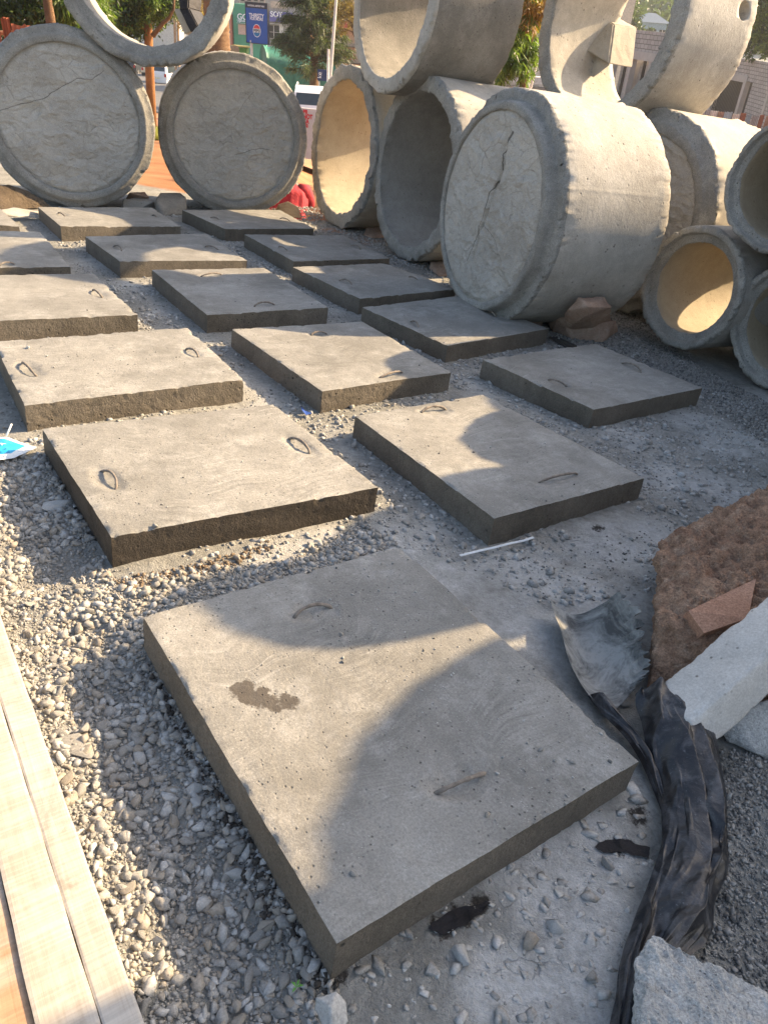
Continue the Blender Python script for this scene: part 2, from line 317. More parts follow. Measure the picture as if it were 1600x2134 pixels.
def make_slab(k):
    c = slab_xy[k]; ctr = c.mean(0); e = c[2]-c[3]; rz = math.atan2(e[1], e[0]); ca, sa = math.cos(-rz), math.sin(-rz)
    loc = lambda p: np.array([(p[0]-ctr[0])*ca-(p[1]-ctr[1])*sa, (p[0]-ctr[0])*sa+(p[1]-ctr[1])*ca])
    q = [loc(p) for p in c]
    root = empty('concrete_slab', (ctr[0], ctr[1], 0), rz)
    tag(root, slab_label[k], 'concrete slab', 'cast concrete slabs laid out in rows', 'thing')
    n = 150 if k == 1 else (100 if k in (2, 3, 4, 5, 6) else 56)
    u, v = np.meshgrid(np.linspace(0, 1, n), np.linspace(0, 1, n))     # v: 0 front, 1 back
    P = ((1-u)*(1-v))[..., None]*q[3]+(u*(1-v))[..., None]*q[2]+(u*v)[..., None]*q[1]+((1-u)*v)[..., None]*q[0]
    X, Y = P[..., 0], P[..., 1]; off = k*7.7
    Z = SLAB_H+.0035*fbm(v3(X*3, Y*3, off), 4)+.0012*fbm(v3(X*28, Y*28, off), 3)
    # worn, slightly crumbled edges
    ed = np.minimum(np.minimum(u, 1-u), np.minimum(v, 1-v))
    wear = np.exp(-ed/.012)
    chip = np.clip(fbm(v3(X*22, Y*22, off+3), 4)-.12, 0, 1)
    Z = Z-wear*(.002+.024*chip)
    hs = []
    for a, b in handles[k]:
        pa = loc(gp(*a, SLAB_H)[:2]); pb = loc(gp(*b, SLAB_H)[:2]); m_ = (pa+pb)/2; d = pb-pa; L = np.linalg.norm(d); d /= L
        s = (X-m_[0])*d[0]+(Y-m_[1])*d[1]; t = -(X-m_[0])*d[1]+(Y-m_[1])*d[0]
        wob = 1+.35*fbm(v3(X*16, Y*16, off+9), 3)
        r = np.hypot(s/(L*.62), t/(.048))/wob
        Z = Z+(-.0095*np.exp(-r**4*1.3)+.001*np.exp(-((r-1.2)/.22)**2)+.006*fbm(v3(X*38, Y*38, off+31), 4)*np.exp(-r**2*.7))
        hs.append((m_, d, L))
    J = np.zeros_like(P); nx = fbm(v3(X*11, Y*11, off+20), 4)*.004; edge = wear > .3
    cx = P-np.array([0, 0]); rr = np.linalg.norm(cx, axis=-1, keepdims=True)+1e-6
    P0 = P.reshape(-1, 2).copy()
    P = P+np.where(edge[..., None], cx/rr*(nx[..., None]-chip[..., None]*.016*wear[..., None]), 0)
    V = np.dstack([P, Z]).reshape(-1, 3)
    idx = np.arange(n*n).reshape(n, n)
    F = np.stack([idx[:-1, :-1], idx[:-1, 1:], idx[1:, 1:], idx[1:, :-1]], -1).reshape(-1, 4)
    mi = [0]*len(F)
    # sides
    rows = 9 if k < 8 else 5; Vs = [V]; Fs = [F]; base = n*n
    for side in (idx[0, :], idx[:, -1], idx[-1, ::-1], idx[::-1, 0]):
        top = V[side]; dvec = top[-1]-top[0]; nrm = np.array([dvec[1], -dvec[0], 0]); nrm /= np.linalg.norm(nrm)
        zz = np.linspace(1, 0, rows)
        G = np.repeat(top[None], rows, 0); G[..., 2] = top[None, :, 2]*zz[:, None]-.02*(1-zz[:, None])
        kz = np.minimum(1, (1-zz)*5)[:, None, None]; G[..., :2] = G[..., :2]*(1-kz)+P0[side][None]*kz      # only the arris is chipped, the face below stays cast flat
        w = (fbm(G*np.array([9, 9, 60])+off, 5, .6)*.0035-np.clip(fbm(G*70+off+5, 2)-.34, 0, 1)*.012)*np.minimum(1, (1-zz)*8)[:, None]
        w -= .010*smooth(0, .35, 1-zz)[:, None]*0
        G = G+w[..., None]*nrm
        m = len(side); id2 = np.arange(rows*m).reshape(rows, m)+base
        Fs.append(np.stack([id2[:-1, :-1], id2[1:, :-1], id2[1:, 1:], id2[:-1, 1:]], -1).reshape(-1, 4)); Vs.append(G.reshape(-1, 3)); base += rows*m
        mi += [1]*((rows-1)*(m-1))
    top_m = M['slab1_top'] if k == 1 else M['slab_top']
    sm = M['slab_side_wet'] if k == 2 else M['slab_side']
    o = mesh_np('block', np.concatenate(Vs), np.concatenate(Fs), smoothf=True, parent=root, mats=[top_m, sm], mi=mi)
    for i, (m_, d, L) in enumerate(hs):
        mb = MB(); pts = []; lean = .6 if (k+i) % 2 else -.5; t = np.array([-d[1], d[0]]); hh = min(.022, L*.16)
        if k == 2 and i == 0: lean = 1.0
        for a in np.linspace(0, 1, 15):
            s = (a-.5)*L; z = math.sin(math.pi*a)**.6*hh; lat = lean*z*1.0
            pts.append((m_[0]+d[0]*s+t[0]*lat+random.uniform(-.001, .001), m_[1]+d[1]*s+t[1]*lat, SLAB_H-.008+z*1.1+random.uniform(-.0007, .0007)))
        mb.tube(pts, [.0054*random.uniform(.8, 1.35) for _ in pts], 8); mb.build('handle', M['steel'], root, True)
    return root
# top material of the nearest slab has the wet stain
def slab1_top():
    m = M['slab_top'].copy(); m.name = 'slab_top_stained'; nt = m.node_tree; b = nt.nodes['Principled BSDF']
    src = b.inputs['Base Color'].links[0].from_socket
    geo = N(nt, 'ShaderNodeNewGeometry'); tot = None
    nz = noise(nt, geo.outputs['Position'], 26, 6, .65)
    for px, py, r in ((512, 1442, .050), (540, 1450, .050), (560, 1462, .036), (495, 1432, .03), (600, 1462, .034), (575, 1476, .022)):
        p = gp(px, py, SLAB_H); d = N(nt, 'ShaderNodeVectorMath', operation='DISTANCE'); nt.links.new(geo.outputs['Position'], d.inputs[0]); d.inputs[1].default_value = p
        s = math_(nt, 'SUBTRACT', math_(nt, 'ADD', r*.55, math_(nt, 'MULTIPLY', math_(nt, 'SUBTRACT', nz, .42), r*2.2)), d.outputs['Value'])
        tot = s if tot is None else math_(nt, 'MAXIMUM', tot, s)
    msk = math_(nt, 'MULTIPLY', ramp(nt, math_(nt, 'MULTIPLY_ADD', tot, 70.0, .5), [(.30, 0.), (.5, .55), (.8, 1.)]), .85)
    nt.links.new(mixc(nt, msk, src, (.055, .045, .036)), b.inputs['Base Color']); return m
M['slab1_top'] = slab1_top()
for k in slab_px: make_slab(k)

# ------------------------------------------------------------------ pipes
def revolve(profile, R, n, seed, rim_amp=.006, barrel_amp=.004):
    """profile: list of (r, y, amp) going from bore end round the front to the barrel end; closed loop."""
    pr = np.array(profile, float); t = np.linspace(0, 2*np.pi, n, endpoint=False)
    r = pr[:, 0][:, None]; y = pr[:, 1][:, None]; a = pr[:, 2][:, None]
    c, s = np.cos(t)[None], np.sin(t)[None]; q = v3(r*c*9, y*9+0*c, r*s*9)+seed
    nr = fbm(q, 4)*a*rim_amp*3+fbm(q/6, 2)*barrel_amp*1.5-np.clip(fbm(q*2.6+5, 3)-.15, 0, 1)*a*rim_amp*5
    ny = fbm(q+40, 3)*a*rim_amp*1.5
    fine = fbm(q*6.5+9, 3); nr = nr+a*(fine*.004-np.clip(fine-.22, 0, 1)*.05*np.minimum(a, 1.2))
    for t0, w0, h0 in ((-1.15+seed*.7 % .4, .010, .0045), (2.05, .008, .004), (-1.05+seed*.7 % .4, .02, -.003), (.35, .008, .003)):
        dt = np.arctan2(np.sin(t-t0), np.cos(t-t0))[None]; nr = nr+h0*np.exp(-(dt/w0)**2)*(a < .3)
    rr = r+nr; yy = y+ny
    V = np.dstack([rr*c, yy, R+rr*s]).reshape(-1, 3); m = len(pr); id = np.arange(m*n).reshape(m, n)
    j = np.roll(id, -1, 1); k = np.roll(id, -1, 0); kj = np.roll(j, -1, 0)
    F = np.stack([id, k, kj, j], -1).reshape(-1, 4)
    return V, F
def prof(R, ri, L, style, nb=14):
    p = [(ri, y, .0 if 0 < i < nb-1 else .6) for i, y in enumerate(np.linspace(L, .02, nb))]
    if style == 'plain': p += [(ri+.004, .004, 1), (ri+.012, 0, 1), ((R+ri)/2, -.002, .8), (R-.02, .0, 1), (R-.007, .003, 1.4), (R-.001, .016, 1.4)]
    elif style == 'step':       # raised inner ring (spigot), outer lip set back
        a = R-(R-ri)*.52; p += [(ri+.003, -.03, .5), (ri+.010, -.036, .5), (a-.012, -.036, .5), (a-.003, -.032, .3), (a+.018, -.002, .5), (R-.02, .002, 1), (R-.006, .006, 1.4), (R, .018, 1.2)]
    elif style == 'spigot':     # long spigot
        a = R-.085; p += [(ri+.003, -.085, .4), (ri+.010, -.092, .4), (a-.012, -.092, .6), (a-.002, -.085, .6), (a+.004, -.045, .3), (a+.012, -.008, .4), (a+.02, -.002, .6), (R-.02, -.002, 1.3), (R-.006, .003, 2), (R, .016, 1.6)]
    elif style == 'socket':     # recessed seat inside the mouth
        a = ri+(R-ri)*.50; p[-1] = (ri, .055, .6); p += [(ri+.006, .045, .6), (a-.008, .043, .5), (a-.002, .04, .4), (a+.006, .006, .6), (a+.014, .0, .8), (R-.015, .0, 1), (R-.005, .004, 1.3), (R, .018, 1.2)]
    p += [(R+.0, y, .6 if i == 0 else (.0 if i < nb-1 else 1.0)) for i, y in enumerate(np.linspace(.035, L-.01, nb))]
    p += [(R-.006, L, .8), ((R+ri)/2, L+.001, .5), (ri+.006, L, .8)]
    return p
def make_pipe(c, th, R, ri, L, style, mat, label, cap=None, n=360, rimmat='rim', boremat=None, group='concrete pipes stacked in the yard', seed=0, rim_amp=.006, crease=0):
    root = empty('concrete_pipe', (c[0], c[1], c[2]-R), th-math.pi/2)
    tag(root, label, 'concrete pipe', group, 'thing')
    p = prof(R, ri, L, style); V, F = revolve(p, R, n, seed*13.7+5, rim_amp)
    m = len(p); nb = 14; iface0 = nb-1; iface1 = m-nb-3
    mi = np.repeat([1 if iface0 <= i < iface1 else (2 if i < nb else 0) for i in range(m)], n)
    mesh_np('barrel', V, F, smoothf=True, parent=root, mats=[M[mat], M[rimmat], M[boremat or mat]], mi=mi)
    if cap:
        nr, nt_ = 110, 300; rad = np.linspace(0, ri+.012, nr); t = np.linspace(0, 2*np.pi, nt_, endpoint=False)
        Rr, T = np.meshgrid(rad, t, indexing='ij'); x = Rr*np.cos(T); z = Rr*np.sin(T); q = v3(x, z, seed*3.1)
        wq = q+.12*np.stack([fbm(q*5, 3), fbm(q*5+9, 3), 0*x], -1)
        w = ridged(wq*np.array([2.6, 4.2, 1]), 2)*.013+fbm(q*2.2, 3)*.014+ridged(wq*np.array([7, 10, 1]), 2)*.0045
        if crease:
            lx = x-(-.02+.10*np.sin(z*3.2+.4)+.03*fbm(q*7, 2)); w = w-.030*np.exp(-(lx/.022)**2)*smooth(-.55, -.3, z)*(1-smooth(.42, .6, z))+.014*np.exp(-((lx-.06)/.05)**2)
        edge = smooth(ri-.035, ri+.01, Rr); y = cap-w*(1-edge*.6)+.012*edge
        V = np.dstack([x, y, R+z]).reshape(-1, 3); id = np.arange(nr*nt_).reshape(nr, nt_); j = np.roll(id, -1, 1)
        Fq = np.stack([id[:-1], id[1:], j[1:], j[:-1]], -1).reshape(-1, 4)
        mesh_np('end_cap', V, Fq[:, ::-1].copy(), M[{1: 'cap1', 2: 'cap2', 6: 'cap6'}.get(seed, 'cap')], True, root)
    return root
make_pipe((-3.57, 7.84, .79), 1.98, .79, .645, .9, 'step', 'pipe_grey', 'leftmost capped concrete pipe with a thin diagonal crack across its plastered end', cap=-.012, seed=1)
make_pipe((-2.19, 8.75, .79), 1.90, .79, .635, .9, 'step', 'pipe_grey', 'capped concrete pipe with a sunlit crescent on its rim, right of the leftmost capped pipe', cap=-.012, seed=2)
PT = make_pipe((-2.865, 7.97, 2.135), 1.783, .79, .625, .7, 'socket', 'pipe_grey', 'concrete ring balanced on top of the two capped pipes, street seen through it', seed=3)
make_pipe((-1.073, 9.04, .814), .574, .81, .672, .95, 'plain', 'pipe_warm', 'open concrete pipe glowing golden inside, behind the other wide open pipe', seed=4, rim_amp=.011, boremat='bore_bounce_tint')
make_pipe((-.212, 7.74, .812), .556, .81, .68, .95, 'plain', 'pipe_pale', 'open wide concrete pipe with grey shaded bore, left of the big capped pipe', seed=5, rim_amp=.011, boremat='pipe_grey')
make_pipe((.490, 5.913, .80), .492, .80, .655, .9, 'spigot', 'pipe_pale', 'big pale capped concrete pipe with a long crease down its plastered end', cap=-.078, seed=6, n=460, crease=1, rim_amp=.008)
make_pipe((1.73, 6.9, .82), .6, .80, .62, .95, 'step', 'pipe_warm', 'capped concrete pipe half hidden behind the big pale capped pipe', cap=-.015, seed=7, rim_amp=.012)
make_pipe((-.629, 8.043, 2.215), .557, .80, .67, .88, 'plain', 'pipe_dark', 'stained grey-brown open pipe lying on top of the two open pipes', seed=8, rimmat='pipe_pale')
P8 = make_pipe((1.186, 7.363, 2.19), .611, .80, .665, .82, 'plain', 'pipe_pale', 'short concrete chamber ring with round holes, on top of the capped pipes at the right', seed=9, boremat='pipe_pale')
make_pipe((.72, 8.42, .80), .6, .80, .67, .95, 'plain', 'pipe_pale', 'capped concrete pipe in the back row hidden under the chamber ring', seed=10, cap=-.01)
make_pipe((1.96, 5.68, .50), .6, .44, .325, 1.2, 'socket', 'pipe_grey', 'small open socket pipe lit yellow inside, lowest left of the small pipe stack', seed=11, n=280, boremat='bore_bounce_tint', group='small concrete pipes stacked at the right')
make_pipe((2.215, 5.24, 1.285), .80, .42, .335, 1.25, 'socket', 'pipe_dark', 'small dark-mouthed pipe on top of the small pipe stack', cap=1.2, seed=12, n=280, boremat='bore_bounce_tint', group='small concrete pipes stacked at the right')  # rear cap added to keep the sun out of this bore
make_pipe((2.554, 5.101, .46), .80, .46, .36, 1.2, 'socket', 'pipe_grey', 'small open pipe at the right picture edge, nearest of the small pipe stack', cap=1.15, seed=13, n=280, boremat='bore_bounce_tint', group='small concrete pipes stacked at the right')  # closed at the back by an added cap, so no sun enters

# the pipe stack goes on to the right, outside the picture; the slabs lie in its shade
_a = np.array([math.cos(SUN_AZ), math.sin(SUN_AZ)]); _b = np.array([-_a[1], _a[0]])
def offpipe(s, p, z, R, ri, L, label, cap, seed):
    c = s*_a+p*_b; make_pipe((c[0], c[1], z), .55, R, ri, L, 'step', 'pipe_grey', label, cap=cap, seed=seed, n=120, group='small concrete pipes stacked at the right' if R < .6 else 'concrete pipes stacked in the yard')
offpipe(4.42, 2.55, 1.28, .45, .35, .85, 'small capped pipe, second of the upper row past the right picture edge', -.012, 20)
offpipe(4.6, 2.28, .46, .46, .36, .8, 'small capped pipe, lower row past the right picture edge', -.012, 21)
offpipe(4.6, 1.34, .46, .46, .36, .8, 'small capped pipe, last of the lower row past the right picture edge', -.012, 22)
offpipe(4.45, 1.61, 1.28, .46, .36, .8, 'small capped pipe, last of the upper row past the right picture edge', -.012, 23)
offpipe(4.97, 1.90, 2.06, .48, .37, .85, 'small capped pipe at the back of the third row past the right picture edge', -.012, 24)
offpipe(4.05, 1.74, 2.05, .32, .25, .85, 'narrow capped pipe on the third row past the right picture edge', -.012, 31)
offpipe(5.07, .62, 2.2, .8, .65, .9, 'big capped pipe on the upper row, farther stack past the right picture edge', -.012, 25)
offpipe(5.5, 1.42, .8, .8, .65, .9, 'big capped pipe on the ground, left of the farther stack past the right picture edge', -.012, 26)
offpipe(5.5, -.2, .8, .8, .65, .9, 'big capped pipe on the ground, right of the farther stack past the right picture edge', -.012, 27)
offpipe(3.87, 0, 2.2, .8, .65, .9, 'big capped pipe on the upper row, nearest stack past the right picture edge', -.012, 28)
offpipe(4.3, .82, .8, .8, .65, .9, 'big capped pipe on the ground, left of the nearest stack past the right picture edge', -.012, 29)
offpipe(4.3, -.85, .8, .8, .65, .9, 'big capped pipe on the ground, right of the nearest stack past the right picture edge', -.012, 30)

for i_, (s_, p_, z_, w_) in enumerate(((6.1, 2.98, 2.06, 'third row'), (6.1, 2.5, 1.28, 'second row right'), (6.1, 3.46, 1.28, 'second row left'), (6.15, 2.98, .46, 'ground row middle'), (6.15, 2.04, .46, 'ground row right'), (6.15, 3.92, .46, 'ground row left'))):  # unseen stack added to close a sunny gap onto the shaded right slab
    offpipe(s_, p_, z_, .46, .36, .8, 'small capped pipe added as sun block in the unseen rear stack, '+w_, -.012, 40+i_)
# lugs and holes of the rings
def hit_cyl(c, th, R, L, px, py, front):
    """point of the cylinder seen at this picture point; front: choose the nearer crossing"""
    d = ray(px, py); d = d/np.linalg.norm(d); ax = np.array([math.cos(th), math.sin(th), 0]); o = CC-np.array(c)
    dd = d-(d@ax)*ax; oo = o-(o@ax)*ax; A_ = dd@dd; B_ = 2*dd@oo; C_ = oo@oo-R*R; q = math.sqrt(max(0, B_*B_-4*A_*C_)); t = (-B_-q)/(2*A_) if front else (-B_+q)/(2*A_); return CC+t*d
def drill(o, p_world, axis_world, r):
    bpy.context.view_layer.update(); mb = MB(); a = np.array(axis_world, float); a /= np.linalg.norm(a); mb.tube([p_world-a*.25, p_world+a*.25], r, 28); c = mb.build('tmp_cut', M['pipe_grey'])
    md = o.modifiers.new('cut', 'BOOLEAN'); md.object = c; md.operation = 'DIFFERENCE'; md.solver = 'EXACT'
    dg = bpy.context.evaluated_depsgraph_get(); me = bpy.data.meshes.new_from_object(o.evaluated_get(dg)); o.modifiers.clear(); o.data = me; bpy.data.objects.remove(c)
c8, t8 = (1.186, 7.363, 2.19), .611; b8 = [x for x in P8.children if x.name.startswith('barrel')][0]
for px, py, R_, fr in ((1550, 22, .80, True), (1256, 106, .665, False)):
    p = hit_cyl(c8, t8, R_, .82, px, py, fr); ax = np.array([math.cos(t8), math.sin(t8), 0]); n_ = p-np.array(c8); n_ -= (n_@ax)*ax; drill(b8, p, n_, .068)
def local_box(name, root, corners_near, depth_vec, mat, amp=.006):
    """block from four near-face corners (world) pushed back along depth_vec, with a rough surface"""
    bpy.context.view_layer.update(); inv = np.array(root.matrix_world.inverted()); pts = [np.array(p) for p in corners_near]+[np.array(p)+depth_vec for p in corners_near]
    pts = [(inv @ np.append(p, 1))[:3] for p in pts]; bm = bmesh.new(); vs = [bm.verts.new(p) for p in pts]
    for f in ((0, 1, 2, 3), (7, 6, 5, 4), (0, 4, 5, 1), (1, 5, 6, 2), (2, 6, 7, 3), (3, 7, 4, 0)): bm.faces.new([vs[i] for i in f])
    bmesh.ops.recalc_face_normals(bm, faces=bm.faces); bmesh.ops.bevel(bm, geom=list(bm.edges), offset=.012, segments=2, affect='EDGES')
    bmesh.ops.subdivide_edges(bm, edges=list(bm.edges), cuts=5, use_grid_fill=True); bm.normal_update()
    co = np.array([v.co[:] for v in bm.verts]); no = np.array([v.normal[:] for v in bm.verts]); co = co+no*(fbm(co*12, 4)*amp)[:, None]
    for v, q in zip(bm.verts, co): v.co = q
    me = bpy.data.meshes.new(name); bm.to_mesh(me); bm.free(); me.materials.append(M[mat]); o = bpy.data.objects.new(name, me); COL.objects.link(o); o.parent = root; return o
def at_d(px, py, d): r = ray(px, py); return CC+r*d                 # picture point at depth d along the view
LD = float((hit_cyl(c8, t8, .665, .82, 1275, 90, False)-CC)@CW)-.02
local_box('lug', P8, [at_d(1279, 50, LD-.13), at_d(1328, 58, LD-.03), at_d(1318, 142, LD-.16), at_d(1268, 133, LD-.26)], np.array([-.20, .25, .09])*1.2, 'pipe_warm', .008)  # warm tint of lug and base stands in for sunlight missing them
local_box('lug_base', P8, [at_d(1256, 34, LD+.03), at_d(1282, 50, LD-.10), at_d(1271, 136, LD-.22), at_d(1236, 163, LD-.10)], np.array([-.10, .25, .02])*1.0, 'pipe_warm', .01)
local_box('lug', PT, [at_d(361, 18, 8.1), at_d(376, 18, 8.1), at_d(412, 62, 8.1), at_d(384, 72, 8.1)], np.array([.06, .30, .0]), 'pipe_warm', .003)
M['tar'] = plain('tar', (.012, .011, .013), .55, var=.5, scale=10, bump=.6, spec=.35)
local_box('tarred_face', PT, [at_d(372, -40, 8.0), at_d(396, -30, 8.0), at_d(393, 18, 8.02), at_d(374, 24, 8.02)], np.array([.04, .34, .0]), 'tar', .008)
local_box('tarred_face', PT, [at_d(374, 20, 8.02), at_d(394, 16, 8.02), at_d(413, 54, 8.03), at_d(398, 68, 8.03)], np.array([.04, .34, .0]), 'tar', .008)
# ------------------------------------------------------------------ ground
def ground_axis(lo, hi, step, far_lo, far_hi, g=1.12):
    a = list(np.arange(lo, hi, step)); s = step; x = hi; out = []
    while x < far_hi: out.append(x); s *= g; x += s
    out.append(far_hi); pre = []; s = step; x = lo-step
    while x > far_lo: pre.append(x); s *= g; x -= s
    pre.append(far_lo); return np.array(pre[::-1]+a+out)
gx = ground_axis(-2.4, 2.8, .014, -700, 700); gy = ground_axis(.4, 5.2, .014, -60, 900, 1.045)
GX, GY = np.meshgrid(gx, gy)
Z = terrain_z(GX, GY)
near = (1-smooth(9, 13, GY))*(1-smooth(4, 7, np.abs(GX)))
TROUGH = [(170, 1330), (190, 1450), (240, 1600), (300, 1750), (380, 1900), (450, 2020), (520, 2150), (60, 1120), (120, 1180), (20, 1060)]
def blob(X, Y, pts, w):
    s = np.zeros_like(X)
    for px, py in pts:
        p = gp(px, py); s = np.maximum(s, np.exp(-((X-p[0])**2+(Y-p[1])**2)/(w*w)))
    return s
def ground_relief(X, Y): return .022*(ridged(v3(X*2.2+Y*1.2, Y*6-X*2.5, 31), 3)-.1)*np.clip(blob(X, Y, [(1250, 1100), (1400, 1000), (1500, 930), (1350, 920), (1200, 1180), (1500, 1050), (1600, 980)], .38), 0, 1)+ -.040*blob(X, Y, TROUGH, .15)+ .014*fbm(v3(X*1.6, Y*1.6, 2), 3)+.008*fbm(v3(X*8, Y*8, 5), 4)+.004*ridged(v3(X*30, Y*30, 8), 3)-.010
PERSON = (-1.86, 10.35)
Z = Z-.55*np.exp(-(((GX-PERSON[0])/.75)**2+((GY-PERSON[1]-.1)/.9)**2)**2)
Z = Z+near*ground_relief(GX, GY)+(1-near)*.12*fbm(v3(GX*.25, GY*.25, 9), 3)*smooth(10, 16, GY)
V = np.dstack([GX, GY, Z]).reshape(-1, 3); id = np.arange(GX.size).reshape(GX.shape)
F = np.stack([id[:-1, :-1], id[:-1, 1:], id[1:, 1:], id[1:, :-1]], -1).reshape(-1, 4)
def ground_mat():
    m, nt, b = newmat('ground'); tc = N(nt, 'ShaderNodeTexCoord'); v = tc.outputs['Object']
    at = N(nt, 'ShaderNodeVertexColor', layer_name='zones'); sp = N(nt, 'ShaderNodeSeparateColor'); nt.links.new(at.outputs[0], sp.inputs[0])
    n1 = noise(nt, v, 2.2, 8, .65, .4); base = ramp(nt, n1, [(.28, (.19, .19, .17)), (.5, (.30, .298, .275)), (.72, (.43, .425, .395))])
    n2 = noise(nt, v, 45, 6, .75); base = mixc(nt, .55, base, ramp(nt, n2, [(.3, .2), (.7, .8)]), 'OVERLAY')
    white = ramp(nt, noise(nt, v, 9, 7, .7), [(.3, (.36, .36, .345)), (.7, (.66, .665, .65))]); white = mixc(nt, .45, white, ramp(nt, noise(nt, v, 70, 5, .8), [(.3, .2), (.7, .8)]), 'OVERLAY')
    n3 = noise(nt, v, 12, 6, .7)
    fw = ramp(nt, math_(nt, 'ADD', sp.outputs[0], math_(nt, 'MULTIPLY', math_(nt, 'SUBTRACT', n3, .5), .9)), [(.3, 0.), (.8, 1.)])
    col = mixc(nt, fw, base, white)
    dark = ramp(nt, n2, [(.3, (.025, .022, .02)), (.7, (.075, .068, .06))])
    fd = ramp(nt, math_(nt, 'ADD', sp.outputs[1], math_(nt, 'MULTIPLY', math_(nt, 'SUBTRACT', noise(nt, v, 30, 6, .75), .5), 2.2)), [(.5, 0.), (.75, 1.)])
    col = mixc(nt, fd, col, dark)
    red = ramp(nt, noise(nt, v, 1.3, 6, .6), [(.3, (.30, .13, .055)), (.7, (.46, .24, .12))])
    fr = ramp(nt, math_(nt, 'ADD', sp.outputs[2], math_(nt, 'MULTIPLY', math_(nt, 'SUBTRACT', noise(nt, v, 3, 5, .6), .5), .6)), [(.35, 0.), (.65, 1.)])
    col = mixc(nt, fr, col, red)
    wv_ = N(nt, 'ShaderNodeVectorMath', operation='ADD'); nt.links.new(v, wv_.inputs[0]); nz_ = N(nt, 'ShaderNodeTexNoise'); nz_.inputs['Scale'].default_value = 12; nz_.inputs['Detail'].default_value = 4; nt.links.new(v, nz_.inputs['Vector'])
    sc_ = N(nt, 'ShaderNodeVectorMath', operation='SCALE'); sc_.inputs[3].default_value = .09; nt.links.new(nz_.outputs[1], sc_.inputs[0]); nt.links.new(sc_.outputs[0], wv_.inputs[1])
    vo = N(nt, 'ShaderNodeTexVoronoi', feature='DISTANCE_TO_EDGE'); vo.inputs['Scale'].default_value = 9; nt.links.new(wv_.outputs[0], vo.inputs['Vector'])
    crack = math_(nt, 'MULTIPLY', ramp(nt, vo.outputs['Distance'], [(.004, 1.), (.022, 0.)]), ramp(nt, noise(nt, v, 3.5, 3, .6), [(.56, 0.), (.66, .6)]))
    col = mixc(nt, math_(nt, 'MULTIPLY', crack, .5), col, (.05, .048, .045))
    nt.links.new(col, b.inputs['Base Color']); b.inputs['Roughness'].default_value = .9; b.inputs['Specular IOR Level'].default_value = .25
    hh = math_(nt, 'ADD', math_(nt, 'MULTIPLY', n2, 1.), math_(nt, 'MULTIPLY', noise(nt, v, 180, 3, .7), .5)); hh = math_(nt, 'SUBTRACT', hh, crack)
    bp = N(nt, 'ShaderNodeBump'); bp.inputs['Strength'].default_value = 1.0; bp.inputs['Distance'].default_value = .012
    nt.links.new(hh, bp.inputs['Height']); nt.links.new(bp.outputs[0], b.inputs['Normal']); return m
M['ground'] = ground_mat()
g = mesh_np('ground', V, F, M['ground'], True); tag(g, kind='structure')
w_ = blob(GX, GY, [(1150, 1900), (1200, 2000), (1100, 1820), (1180, 2100), (1230, 1900), (1050, 2050), (1250, 1760), (1180, 1800)], .11)
w_ *= 1.15
w_ = np.maximum(w_, .72*blob(GX, GY, [(1350, 1130), (1500, 1020), (1300, 900), (1450, 880), (1560, 920), (1580, 830), (1250, 1130), (1400, 1000), (1100, 1180), (1500, 930), (1200, 1230), (700, 1150), (820, 1120), (600, 1220), (900, 1200), (1100, 1300)], .3))
w_ = np.maximum(w_, .52*blob(GX, GY, [(220, 540), (270, 590), (340, 650), (420, 720), (500, 790), (560, 840), (560, 640), (700, 700), (600, 700), (160, 480), (120, 330), (850, 920), (980, 800), (1000, 820)], .22))
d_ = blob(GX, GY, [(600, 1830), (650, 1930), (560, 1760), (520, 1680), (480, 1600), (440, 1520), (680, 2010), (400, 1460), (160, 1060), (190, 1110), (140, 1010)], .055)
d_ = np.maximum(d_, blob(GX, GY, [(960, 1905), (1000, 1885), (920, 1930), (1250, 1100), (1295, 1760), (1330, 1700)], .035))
r_ = smooth(8.6, 9.6, GY+.25*GX)*(1-smooth(55, 100, GY))
r_ = np.maximum(r_, .55*blob(GX, GY, [(640, 455), (700, 480), (760, 500)], .35))
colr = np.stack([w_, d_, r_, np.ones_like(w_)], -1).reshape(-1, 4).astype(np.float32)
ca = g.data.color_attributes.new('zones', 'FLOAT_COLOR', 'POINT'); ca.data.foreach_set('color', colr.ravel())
# ------------------------------------------------------------------ stones
def ico(sub):
    bm = bmesh.new(); bmesh.ops.create_icosphere(bm, subdivisions=sub, radius=1.0); bm.verts.ensure_lookup_table()
    v = np.array([x.co[:] for x in bm.verts]); f = np.array([[q.index for q in t.verts] for t in bm.faces]); bm.free(); return v, f
ICO = {s: ico(s) for s in (1, 2, 3, 4)}
def stone_shape(sub, cuts=9, seed=0, round_=.5, rough=.0, flat=1.0):
    """crushed stone: the hull of a handful of random points, all facets and edges"""
    r = np.random.default_rng(seed+1000); n = 9+sub*3+int(r.integers(0, 3)); p = r.normal(size=(n, 3)); p /= np.linalg.norm(p, axis=1, keepdims=True); p *= r.uniform(.72, 1.08, (n, 1)); p *= np.array([1.1, r.uniform(.62, .95), r.uniform(.48, .8)*flat])
    bm = bmesh.new()
    for q in p: bm.verts.new(q)
    g = bmesh.ops.convex_hull(bm, input=bm.verts); bmesh.ops.delete(bm, geom=[v for v in bm.verts if not v.link_faces], context='VERTS'); bmesh.ops.triangulate(bm, faces=bm.faces)
    if sub >= 2:
        bmesh.ops.bevel(bm, geom=list(bm.edges), offset=.05, segments=1, affect='EDGES'); bmesh.ops.triangulate(bm, faces=bm.faces)
    bmesh.ops.recalc_face_normals(bm, faces=bm.faces); bm.verts.index_update(); v = np.array([x.co[:] for x in bm.verts]); f = np.array([[q.index for q in t.verts] for t in bm.faces]); bm.free(); return v, f
